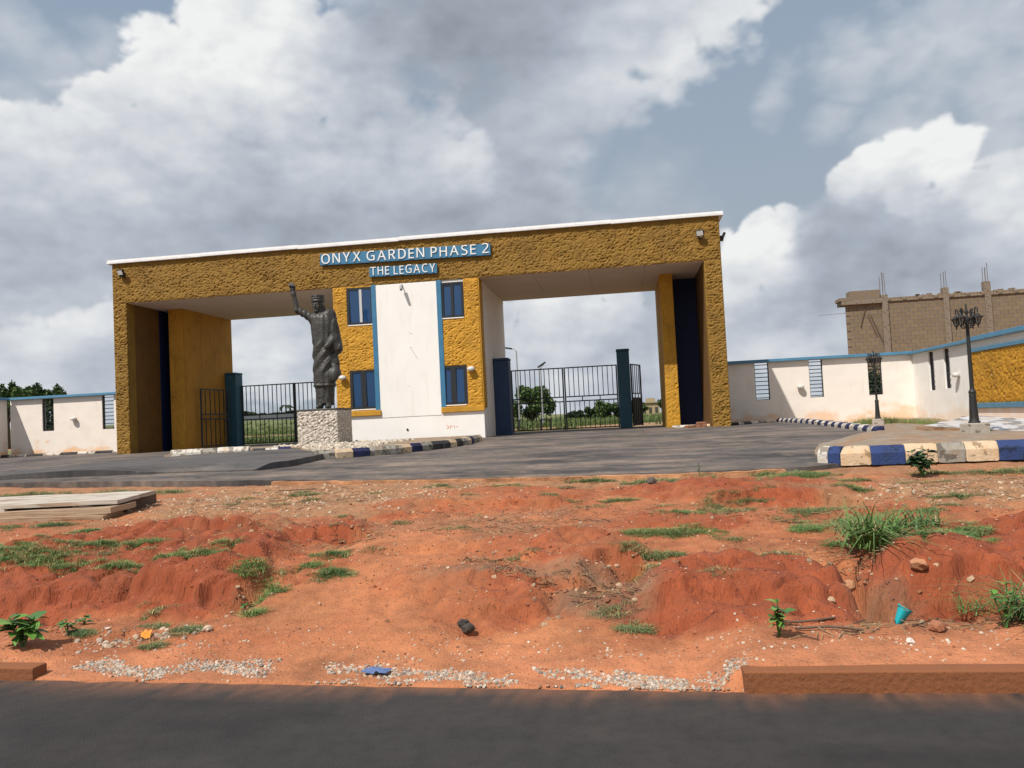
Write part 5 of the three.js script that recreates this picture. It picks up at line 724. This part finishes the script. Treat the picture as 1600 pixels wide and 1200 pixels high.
grassPatch('pale green grass strip right of the middle earth heap', [[2.75, 21.1, 0.45, 0.14, 190], [3.05, 20.95, 0.25, 0.12, 60]]);
grassPatch('thin grass below the pale green strip right of the middle', [[2.6, 21.85, 0.3, 0.12, 90], [2.5, 22.15, 0.12, 0.08, 24]], [0.09, 0.13, 0.04]);
grassPatch('long olive patch of grass on the upper right of the bank', [[3.5, 19.9, 0.45, 0.2, 150], [3.75, 19.6, 0.35, 0.14, 70], [3.3, 20.2, 0.2, 0.1, 30]], [0.095, 0.115, 0.035]);
grassPatch('small bright green patch of grass left of the large tuft', [[4.12, 21.1, 0.2, 0.14, 100], [4.25, 21.6, 0.14, 0.08, 30]], [0.10, 0.19, 0.045]);
grassPatch('low green grass spreading in front of the large tuft', [[4.85, 22.05, 0.42, 0.16, 260], [5.2, 21.85, 0.25, 0.14, 120]], [0.085, 0.165, 0.04]);
grassPatch('sparse grass behind the large tuft', [[4.3, 20.3, 0.3, 0.3, 80], [4.75, 19.9, 0.2, 0.16, 30], [5.35, 20.6, 0.2, 0.1, 40]], [0.075, 0.12, 0.035]);
grassPatch('grass growing over the broken asphalt edge left of the blue and cream kerb', [[4.75, 17.75, 0.42, 0.32, 260], [4.3, 17.5, 0.2, 0.1, 40]], [0.09, 0.155, 0.045], yAt, 1.6);
grassPatch('grass clump at the broken asphalt edge right of the middle', [[2.75, 17.85, 0.38, 0.28, 200], [1.9, 17.6, 0.4, 0.12, 70], [3.5, 17.7, 0.2, 0.12, 30]], [0.085, 0.13, 0.045], yAt, 1.4);
grassPatch('flat pale green patches between the right heaps and the forecourt', [[3.0, 20.3, 0.3, 0.12, 90], [4.6, 20.9, 0.3, 0.14, 110], [5.6, 21.1, 0.3, 0.1, 80], [5.0, 19.2, 0.3, 0.12, 80], [2.3, 19.3, 0.25, 0.1, 60], [5.9, 19.9, 0.3, 0.1, 60], [3.7, 22.15, 0.3, 0.08, 70]], [0.09, 0.14, 0.04]);
grassPatch('flat green patches on the left bank above the crest', [[-3.1, 21.3, 0.5, 0.14, 140], [-4.4, 21.2, 0.5, 0.2, 160], [-1.7, 21.2, 0.25, 0.08, 60], [-3.9, 20.4, 0.3, 0.1, 60]], [0.075, 0.14, 0.035]);
grassPatch('low grass along the foot of the blue and cream kerb on the right', [[7.3, 18.1, 0.8, 0.28, 260], [8.2, 17.9, 0.5, 0.2, 100], [6.3, 18.0, 0.4, 0.14, 60], [5.3, 18.4, 0.4, 0.1, 40]], [0.095, 0.125, 0.04]);
grassPatch('grass behind the timber pile along the asphalt edge', [[-5.9, 16.8, 0.6, 0.3, 220], [-7.6, 16.6, 0.9, 0.3, 200], [-5.0, 16.8, 0.3, 0.2, 50]], [0.095, 0.135, 0.045], yAt, 1.7);
grassPatch('dark green grass under the front of the timber pile', [[-5.9, 19.75, 0.75, 0.2, 260], [-4.9, 19.65, 0.4, 0.1, 80]], [0.055, 0.11, 0.03]);
grassPatch('small grass tufts between the left and middle earth heaps', [[-2.3, 17.8, 0.2, 0.18, 50], [-2.0, 18.3, 0.1, 0.1, 24], [-0.4, 17.4, 0.25, 0.08, 30], [0.6, 17.6, 0.3, 0.1, 30]], [0.09, 0.13, 0.045]);
grassPatch('small weeds among the rubble on the lower left', [[-1.85, 23.3, 0.14, 0.05, 30], [-1.0, 23.25, 0.12, 0.1, 36], [-1.35, 23.1, 0.1, 0.06, 20], [-1.1, 23.55, 0.1, 0.05, 20], [-1.6, 22.75, .1, .06, 20]], [0.075, 0.12, 0.04]);
grassPatch('small grass in the hollow between the two red heaps', [[2.4, 23.35, 0.14, 0.07, 50]], [0.10, 0.14, 0.05]);
grassPatch('tall seeding grass at the foot of the right boundary walls', [[11.0, 1.0, 1.6, 0.9, 420], [12.6, 0.0, 1.0, 1.0, 200], [10.2, -2.6, 1.6, 0.6, 80]], [0.13, 0.18, 0.05], islandR, 5.0);
grassPatch('dry pale weeds at the foot of the left boundary wall', [[-22.7, -3.6, 1.6, 0.2, 60], [-25, -3.6, 0.8, 0.3, 30]], [0.26, 0.22, 0.13], () => -0.12, 5.0);
grassPatch('scattered small blades of grass across the red earth bank', Array.from({ length: 90 }, (_, i) => { const r = rng(900 + i); return [-5.5 + 13 * r(), 17.5 + 5.8 * r(), 0.10 + 0.1 * r(), 0.06 + 0.06 * r(), 9]; }), [0.10, 0.13, 0.045]);
{ // field grass behind the gate
  const r = rng(77), m = new THREE.InstancedMesh(tuftGeo(301, 16, 0.5, 0.5, 0.025, 0.9), grassWhite, 9000), Q = new THREE.Matrix4(), q = new THREE.Quaternion(); m.name = numbered('field_grass');
  for (let i = 0; i < 9000; i++) { const d = 12 + 70 * r() * r(), left = r() < 0.45, z = -d, x = (left ? mix(-16, -22, d / 40) - d * 0.25 : 1 + d * 0.05) + (r() - 0.5) * (8 + d * 0.35), t = fieldTint(x, z); const bare = t[0] > 0.24; Q.compose(new THREE.Vector3(x, field(x, z) - 0.02, z), q.setFromAxisAngle(new THREE.Vector3(0, 1, 0), r() * 6.28), new THREE.Vector3().setScalar(bare ? 0.1 : 0.5 + 0.6 * r())); m.setMatrixAt(i, Q); const k = 0.7 + 0.6 * r(); m.setColorAt(i, C(0.085 * k * (0.8 + 0.6 * r()), 0.135 * k, 0.032 * k)); }
  scene.add(m); tag(m, 'rough green grass covering the field behind the gates', 'grass', null, 'stuff');
}
function tuft(label, x, z, n, h, spread, w, m, seed, dry = 0) { // a single clump of long blades
  const t = thing('grass_tuft', label, 'grass tuft', [x, yAt(x, z) - 0.01, z]); part(t, 'blades', tuftGeo(seed, n, h, spread, w, 2.0), m); if (dry) part(t, 'dry_blades', tuftGeo(seed + 1, dry, h * 0.9, spread, w, 1.6), straw); return t;
}
tuft('large clump of long green grass on the right of the bank', 4.42, 21.95, 210, 0.46, 0.22, 0.0115, green[0], 11, 26);
tuft('smaller clump of long green grass joined to the right of the large clump', 4.95, 21.45, 130, 0.30, 0.24, 0.009, green[1], 13, 10);
tuft('loose tall clump of thin grass behind the large clump', 4.45, 21.2, 60, 0.36, 0.2, 0.005, green[2], 15, 20);
tuft('long green grass clump at the lower right edge of the bank', 4.95, 23.55, 220, 0.42, 0.2, 0.007, green[1], 17, 24);
tuft('thin grass clump growing on the slope above the lower right clump', 4.72, 23.15, 60, 0.16, 0.12, 0.004, green[0], 19, 8);
const leafGeo = [0, 1, 2].map((k) => { // a broad leaf, folded along its rib and drooping, stalk at the origin, pointing along +x
  const pos = [], idx = [], N = 5; for (let i = 0; i <= N; i++) { const t = i / N, w = 0.36 * Math.pow(Math.sin(Math.PI * Math.min(0.97, t * 0.92 + 0.06)), 0.8) * (1 - 0.15 * k), y = 0.10 * Math.sin(t * 2.2) - (0.22 + 0.1 * k) * t * t; pos.push(t, y + 0.05 * w, w, t, y - 0.03, 0, t, y + 0.05 * w, -w); } for (let i = 0; i < N; i++) { const b = 3 * i; idx.push(b, b + 1, b + 3, b + 1, b + 4, b + 3, b + 1, b + 2, b + 4, b + 2, b + 5, b + 4); }
  const g = new THREE.BufferGeometry(); g.setAttribute('position', new THREE.Float32BufferAttribute(pos, 3)); g.setIndex(idx); g.computeVertexNormals(); g.setAttribute('uv', new THREE.Float32BufferAttribute(new Float32Array(pos.length / 3 * 2), 2)); return g;
});
const leafy = [[0.10, 0.22, 0.03], [0.06, 0.14, 0.03], [0.028, 0.065, 0.022], [0.15, 0.25, 0.05]].map((c) => mat(...c, 0.5));
function weed(label, x, z, h, r0, n, leaf, mats, seed, stems = 3, yFn = yAt) {
  const t = thing('leafy_weed', label, 'plant', [x, yFn(x, z) - 0.01, z]), r = rng(seed), tips = []; for (let i = 0; i < stems; i++) { const a = r() * 6.28, e = r0 * (0.2 + 0.5 * r()), tip = [e * Math.cos(a), h * (0.6 + 0.4 * r()), e * Math.sin(a)]; tips.push(tip); part(t, 'stem', bar([0, 0, 0], tip, 0.006, 5, 0.003), leafy[1]); }
  for (let i = 0; i < n; i++) { const tip = tips[i % stems], k = 0.3 + 0.7 * Math.sqrt(r()), l = part(t, 'leaf', leafGeo[i % 3], mats[Math.floor(r() * mats.length)]); l.position.set(tip[0] * k, tip[1] * k, tip[2] * k); l.rotation.order = 'YZX'; l.rotation.set((r() - 0.5) * 0.8, r() * 6.28, 0.5 - 0.7 * r()); l.scale.setScalar(leaf * (0.6 + 0.6 * r())); }
  return t;
}
weed('bright green broad-leaved weed at the lower left edge of the view', -2.02, 23.72, 0.25, 0.2, 60, 0.125, [leafy[0], leafy[0], leafy[1], leafy[3]], 21, 7);
weed('small broad-leaved weed right of the bright one at the lower left', -1.98, 23.3, 0.12, 0.08, 14, 0.085, [leafy[1]], 22, 3);
weed('smallest broad-leaved weed on the red slope at the lower left', -2.02, 23.05, 0.09, 0.06, 10, 0.065, [leafy[1]], 23, 2);
weed('upright weed with light green top just behind the left end of the road kerb', 3.28, 23.86, 0.26, 0.08, 26, 0.075, [leafy[0], leafy[1], leafy[3]], 24, 3);
weed('dense dark green bushy plant in front of the blue and cream kerb', 6.12, 18.25, 0.36, 0.2, 90, 0.12, [leafy[2], leafy[2], leafy[1]], 25, 9);
weed('light green leafy weed beside the grass clump at the lower right', 4.66, 23.72, 0.3, 0.12, 34, 0.055, [leafy[0], leafy[1]], 26, 5);
weed('tall thin dry weed stalk left of the right red mound', 5.15, 21.4, 0.26, 0.05, 5, 0.03, [leafy[2]], 27, 1);
weed('grey green weed hanging over the right end of the left red bank', -0.78, 22.65, 0.12, 0.12, 26, 0.05, [leafy[1], leafy[2]], 28, 5);
weed('thin weed standing at the broken asphalt edge', 3.4, 17.65, 0.3, 0.05, 8, 0.05, [leafy[1]], 29, 2);

// ---------- stones, gravel, straw and litter ----------
const stoneGeo = [0, 1, 2, 3].map((k) => { const g = mergeVertices(new THREE.IcosahedronGeometry(1, 1).deleteAttribute('uv').deleteAttribute('normal')), p = g.attributes.position; for (let i = 0; i < p.count; i++) { const s = 1 + 0.45 * noise(p.getX(i) * 1.3 + k * 5, p.getY(i) * 1.3, p.getZ(i) * 1.3); p.setXYZ(i, p.getX(i) * s, p.getY(i) * s * 0.65, p.getZ(i) * s * 0.85); } const h = g.toNonIndexed(); h.computeVertexNormals(); return h; });
const stoneMat = mat(1, 1, 1, 0.95, { bumpMap: T.fine, bumpScale: 0.003 });
function stones(label, name, n, seed, place, cols, s0, s1, cat) {
  const r = rng(seed), P = []; for (let i = 0; i < n; i++) { const p = place(r); if (p) P.push(p); }
  const m = new THREE.InstancedMesh(stoneGeo[seed % 4], stoneMat, P.length), Q = new THREE.Matrix4(), q = new THREE.Quaternion(), e = new THREE.Euler(); m.name = numbered(name);
  P.forEach(([x, z, lift = 0], i) => { const s = s0 + (s1 - s0) * Math.pow(r(), 2.5); Q.compose(new THREE.Vector3(x, earth(x, z) + s * (0.35 * r() - 0.15) + lift, z), q.setFromEuler(e.set(r() * 0.8, r() * 6.28, r() * 0.8)), new THREE.Vector3(s, s, s)); m.setMatrixAt(i, Q); const c = cols[Math.floor(r() * cols.length)], k = 0.7 + 0.6 * r(); m.setColorAt(i, C(c[0] * k, c[1] * k, c[2] * k)); });
  m.castShadow = m.receiveShadow = true; scene.add(m); return tag(m, label, cat, null, 'stuff');
}
const gRange = (x0, x1, z0, z1, dens) => (r) => { const x = mix(x0, x1, r()) + 0.12 * (r() - 0.5), t = (r() + r() + r()) / 3 * 1.3 - 0.15, z = mix(z0, z1, t) + 0.05 * noise(x * 2, 4); return 1.7 * noise(x * 2.1, z * 4.5, 12) + 0.9 * noise(x * 6, z * 9, 3) + dens > r() * 1.0 ? [x, z] : null; };
const greys = [[0.38, 0.32, 0.255], [0.32, 0.27, 0.215], [0.44, 0.37, 0.30], [0.40, 0.34, 0.275], [0.42, 0.24, 0.14], [0.20, 0.17, 0.145], [0.40, 0.20, 0.11]];
const slant = (f) => (r) => { const p = f(r); return p && [p[0], Math.min(p[1] + roadZ(p[0]) - 24.22, roadZ(p[0]) - 0.01)]; };
stones('grey gravel spilled along the road edge in the middle', 'gravel', 8000, 41, slant(gRange(0.35, 2.5, 23.86, 24.26, 0.30)), greys, 0.004, 0.016, 'gravel');
stones('grey gravel spilled along the road edge on the left', 'gravel', 6500, 42, slant(gRange(-1.5, 0.0, 23.84, 24.2, 0.28)), greys, 0.004, 0.016, 'gravel');
stones('grey gravel beside the left end of the right road kerb', 'gravel', 2600, 43, slant(gRange(2.2, 3.0, 23.9, 24.28, 0.34)), greys, 0.004, 0.016, 'gravel');
stones('fine stones strewn over the lower slope', 'gravel', 3000, 44, slant(gRange(-2.4, 4.6, 23.2, 24.2, 0.35)), [[0.42, 0.26, 0.16], [0.30, 0.12, 0.06], [0.45, 0.38, 0.3]], 0.004, 0.014, 'gravel');
stones('small stones and clods strewn over the red bank', 'clods', 1900, 45, gRange(-7, 8.5, 16.8, 23.6, 0.3), [[0.36, 0.12, 0.06], [0.42, 0.22, 0.12], [0.28, 0.08, 0.035], [0.46, 0.36, 0.26], [0.16, 0.07, 0.04]], 0.006, 0.026, 'stones');
stones('fine dark and pale crumbs of earth all over the bank', 'crumbs', 22000, 53, gRange(-6.5, 7.5, 17.2, 24.4, 0.7), [[0.20, 0.06, 0.028], [0.26, 0.09, 0.04], [0.12, 0.055, 0.03], [0.40, 0.2, 0.11], [0.44, 0.32, 0.22]], 0.003, 0.012, 'earth crumbs');
stones('coarse rubble in the tan patch behind the left heaps', 'rubble', 3000, 46, gRange(-4.6, 0.2, 16.4, 19.8, 0.4), [[0.44, 0.30, 0.19], [0.34, 0.2, 0.12], [0.40, 0.31, 0.22]], 0.008, 0.03, 'rubble');
stones('coarse rubble in the tan patch on the upper right', 'rubble', 1500, 47, gRange(5.0, 8.6, 18.4, 20.4, 0.4), [[0.44, 0.30, 0.19], [0.36, 0.24, 0.15], [0.40, 0.31, 0.22]], 0.008, 0.03, 'rubble');
stones('pale rubble pieces under the left red bank', 'rubble', 260, 48, gRange(-1.75, -0.75, 23.15, 23.6, 0.42), [[0.42, 0.33, 0.25], [0.36, 0.26, 0.18], [0.30, 0.22, 0.16]], 0.008, 0.032, 'rubble');
stones('dark clods along the gullies', 'clods', 700, 49, (r) => { const k = r(), a = r() * 6.28; const [cx, cz, rx, rz] = HOLLOWS[Math.floor(r() * HOLLOWS.length)]; return [cx + rx * 1.5 * Math.sqrt(k) * Math.cos(a), cz + rz * 1.4 * Math.sqrt(k) * Math.sin(a)]; }, [[0.17, 0.075, 0.04], [0.24, 0.10, 0.05], [0.35, 0.24, 0.15]], 0.006, 0.03, 'stones');
{ // gravel on the island round the plinth
  const r = rng(51), m = new THREE.InstancedMesh(stoneGeo[1], stoneMat, 1700), Q = new THREE.Matrix4(), q = new THREE.Quaternion(), e = new THREE.Euler(); m.name = numbered('gravel');
  for (let i = 0; i < 1700; i++) { const x = mix(-8.3, -4.4, r()), z = mix(3.2, 9.5, r()), ok = z < (x < -7 ? 6.1 - (x + 10) * 0.12 : x < -4.8 ? 6.6 + (x + 7) * 1.6 : 10.2 - (x + 4.6) * 1.6); const s = ok ? 0.02 + 0.06 * r() ** 3 : 0.001; Q.compose(new THREE.Vector3(x, isleY(x, z) + s * 0.2, z), q.setFromEuler(e.set(r(), r() * 6, r())), new THREE.Vector3(s, s, s)); m.setMatrixAt(i, Q); const k = 0.7 + 0.6 * r(); m.setColorAt(i, C(0.46 * k, 0.40 * k, 0.32 * k)); }
  scene.add(m); tag(m, 'pale gravel on the island around the stone plinth', 'gravel', null, 'stuff');
}
{ // dry straw and twigs caught in the hollows
  const r = rng(61), list = [[1.9, 22.4, 0.7, 0.14, 260], [2.2, 22.75, 0.25, 0.3, 120], [1.3, 21.9, 0.5, 0.12, 120], [1.2, 20.6, 1.1, 0.5, 260], [4.2, 22.2, 0.4, 0.12, 90], [-0.6, 21.0, 0.6, 0.3, 160], [-2.4, 18.2, 1.6, 1.2, 700], [6.5, 19.4, 1.5, 0.8, 800], [1.5, 19.8, 2.0, 0.6, 260], [2.3, 18.2, 1.0, 0.4, 200], [4.2, 20.4, 1.0, 0.5, 220], [4.3, 23.5, 0.5, 0.25, 90], [-1.2, 23.3, 0.4, 0.2, 70], [3.6, 21.9, 0.6, 0.2, 100], [3.6, 23.75, 0.5, 0.15, 60]], g = new THREE.BoxGeometry(1, 0.05, 0.05), spots = [];
  for (const [x, z, rx, rz, n] of list) for (let i = 0; i < n; i++) { const a = r() * 6.28, k = Math.sqrt(r()); spots.push([x + rx * k * Math.cos(a), z + rz * k * Math.sin(a)]); }
  const m = new THREE.InstancedMesh(g, stoneMat, spots.length), Q = new THREE.Matrix4(), q = new THREE.Quaternion(), e = new THREE.Euler(); m.name = numbered('dry_straw');
  spots.forEach(([x, z], i) => { const L = 0.03 + 0.12 * r() ** 2; Q.compose(new THREE.Vector3(x, earth(x, z) + 0.006 + 0.015 * r(), z), q.setFromEuler(e.set(0, r() * 6.28, (r() - 0.5) * 0.5)), new THREE.Vector3(L, L * 0.8, L * 0.8)); m.setMatrixAt(i, Q); const k = 0.5 + 0.7 * r(), dk = r() < 0.3; m.setColorAt(i, dk ? C(0.10 * k, 0.06 * k, 0.04 * k) : C(0.40 * k, 0.27 * k, 0.14 * k)); });
  scene.add(m); tag(m, 'dry straw and twigs caught on the earth bank', 'straw', null, 'stuff');
}
function rock(label, x, z, s, c, k = 0, name = 'stone', cat = 'stone', lift = 0) { const t = new THREE.Mesh(stoneGeo[k], mat(...c, 0.9, { bumpMap: T.fine, bumpScale: 0.006 })); t.name = numbered(name); t.scale.set(s, s, s); t.position.set(x, earth(x, z) + s * 0.45 + lift, z); t.rotation.y = k * 1.3 + x; t.castShadow = t.receiveShadow = true; scene.add(t); return tag(t, label, cat); }
rock('larger, front one of two dark stones alone on the orange slope in the middle', 1.19, 23.28, 0.055, [0.05, 0.04, 0.032], 0);
rock('smaller dark stone touching the back of the larger dark stone in the middle', 1.14, 23.2, 0.048, [0.035, 0.03, 0.028], 1, 'stone', 'stone', 0.015);
rock('pale lump of broken concrete at the right end of the lower left rubble', -0.85, 23.25, 0.04, [0.5, 0.38, 0.28], 2);
rock('dark stone near the asphalt edge right of the middle', 2.72, 18.3, 0.07, [0.09, 0.07, 0.06], 3);
rock('tan eroded lump of earth at the head of the gully right of the red heap', 4.08, 22.42, 0.07, [0.4, 0.2, 0.1], 2, 'earth_clod', 'earth clod'); rock('tan lump of earth beside the teal cup twig', 4.5, 22.75, 0.07, [0.4, 0.18, 0.09], 1, 'earth_clod', 'earth clod');
rock('brown lump of earth between the gully and the road kerb', 4.25, 23.75, 0.06, [0.3, 0.12, 0.06], 0, 'earth_clod', 'earth clod'); rock('small white stone on the earth behind the right road kerb', 4.02, 23.95, 0.028, [0.6, 0.5, 0.44], 3);
{
  const x = 4.15, z = 23.4, t = thing('plastic_cup', 'crushed teal plastic cup lying in the gully on the right', 'cup', [x, earth(x, z) + 0.055, z], 0.6), m = mat(0.012, 0.36, 0.40, 0.35), pts = []; for (let i = 0; i <= 10; i++) pts.push([0.030 + 0.028 * i / 10 + 0.002 * (i % 2), -0.05 + 0.11 * i / 10]);
  const g = lathe(pts, 20), p = g.attributes.position; for (let i = 0; i < p.count; i++) { const a = Math.atan2(p.getZ(i), p.getX(i)); p.setXYZ(i, p.getX(i) * (1 + 0.12 * Math.sin(a * 3 + 1) + 0.06 * Math.sin(a * 10)), p.getY(i) + 0.012 * Math.sin(a * 2), p.getZ(i) * 0.72); } g.computeVertexNormals();
  const b = part(t, 'cup_body', [g, at(new THREE.CircleGeometry(0.031, 18).rotateX(Math.PI / 2), 0, -0.048, 0)], m); b.rotation.z = -0.5; b.rotation.x = 0.25; const rim = part(t, 'rim', new THREE.TorusGeometry(0.059, 0.0035, 6, 24).rotateX(Math.PI / 2).scale(1, 1, 0.75).translate(0, 0.06, 0), m); rim.rotation.copy(b.rotation);
  const tw = thing('twig', 'dry tan twig leaning above the teal cup', 'twig', [4.1, earth(4.1, 23.25), 23.25]); part(tw, 'stalk', tube([[0.06, 0.02, 0.08], [-0.02, 0.07, 0.0], [-0.05, 0.12, -0.06], [-0.03, 0.2, -0.12]], 0.006, 5, 12), straw);
  const scrap = (label, name, cat, x, z, c, s, seed) => { const g = new THREE.PlaneGeometry(s, s * 0.6, 8, 6).rotateX(-Math.PI / 2), p = g.attributes.position; for (let i = 0; i < p.count; i++) p.setY(i, 0.012 + s * 0.28 * Math.abs(noise(p.getX(i) / s * 3.2, p.getZ(i) / s * 3.2, seed)) + 0.25 * p.getX(i) * (seed === 2 ? 1 : 0)); g.computeVertexNormals(); const o = new THREE.Mesh(g, mat(...c, 0.45)); o.name = numbered(name); o.position.set(x, earth(x, z) + 0.006, z); o.rotation.y = seed; scene.add(o); return tag(o, label, cat); };
  scrap('crumpled orange wrapper among the rubble under the left red bank', 'wrapper', 'litter', -1.29, 23.36, [0.62, 0.24, 0.025], 0.12, 2); scrap('flattened dull blue plastic bag on the gravel by the road', 'plastic_bag', 'litter', 0.74, 24.05, [0.10, 0.15, 0.30], 0.17, 3); scrap('small scrap of pale paper among the rubble under the left bank', 'paper_scrap', 'litter', -1.7, 23.22, [0.65, 0.58, 0.5], 0.05, 5);
  for (const [label, pts] of [['dark fallen twig behind the road kerb on the right', [[3.4, 23.75], [3.62, 23.72], [3.8, 23.8]]], ['thin dark branch lying in front of the right red heap', [[3.35, 23.55], [3.55, 23.5], [3.72, 23.42]]], ['stick lying at the gravel near the back of the left bank', [[-2.9, 17.3], [-2.3, 17.35]]]]) { const o = part(scene, 'fallen_twig', tube(pts.map(([x, z]) => [x, earth(x, z) + 0.02, z]), 0.008, 5, 12), woodDark); tag(o, label, 'twig'); }
}

// ---------- draw ----------
const renderer = new THREE.WebGLRenderer({ antialias: true });
renderer.setSize(1024, 768);
renderer.toneMapping = THREE.LinearToneMapping; renderer.toneMappingExposure = EXPOSURE;
renderer.shadowMap.enabled = true;
renderer.render(scene, camera);
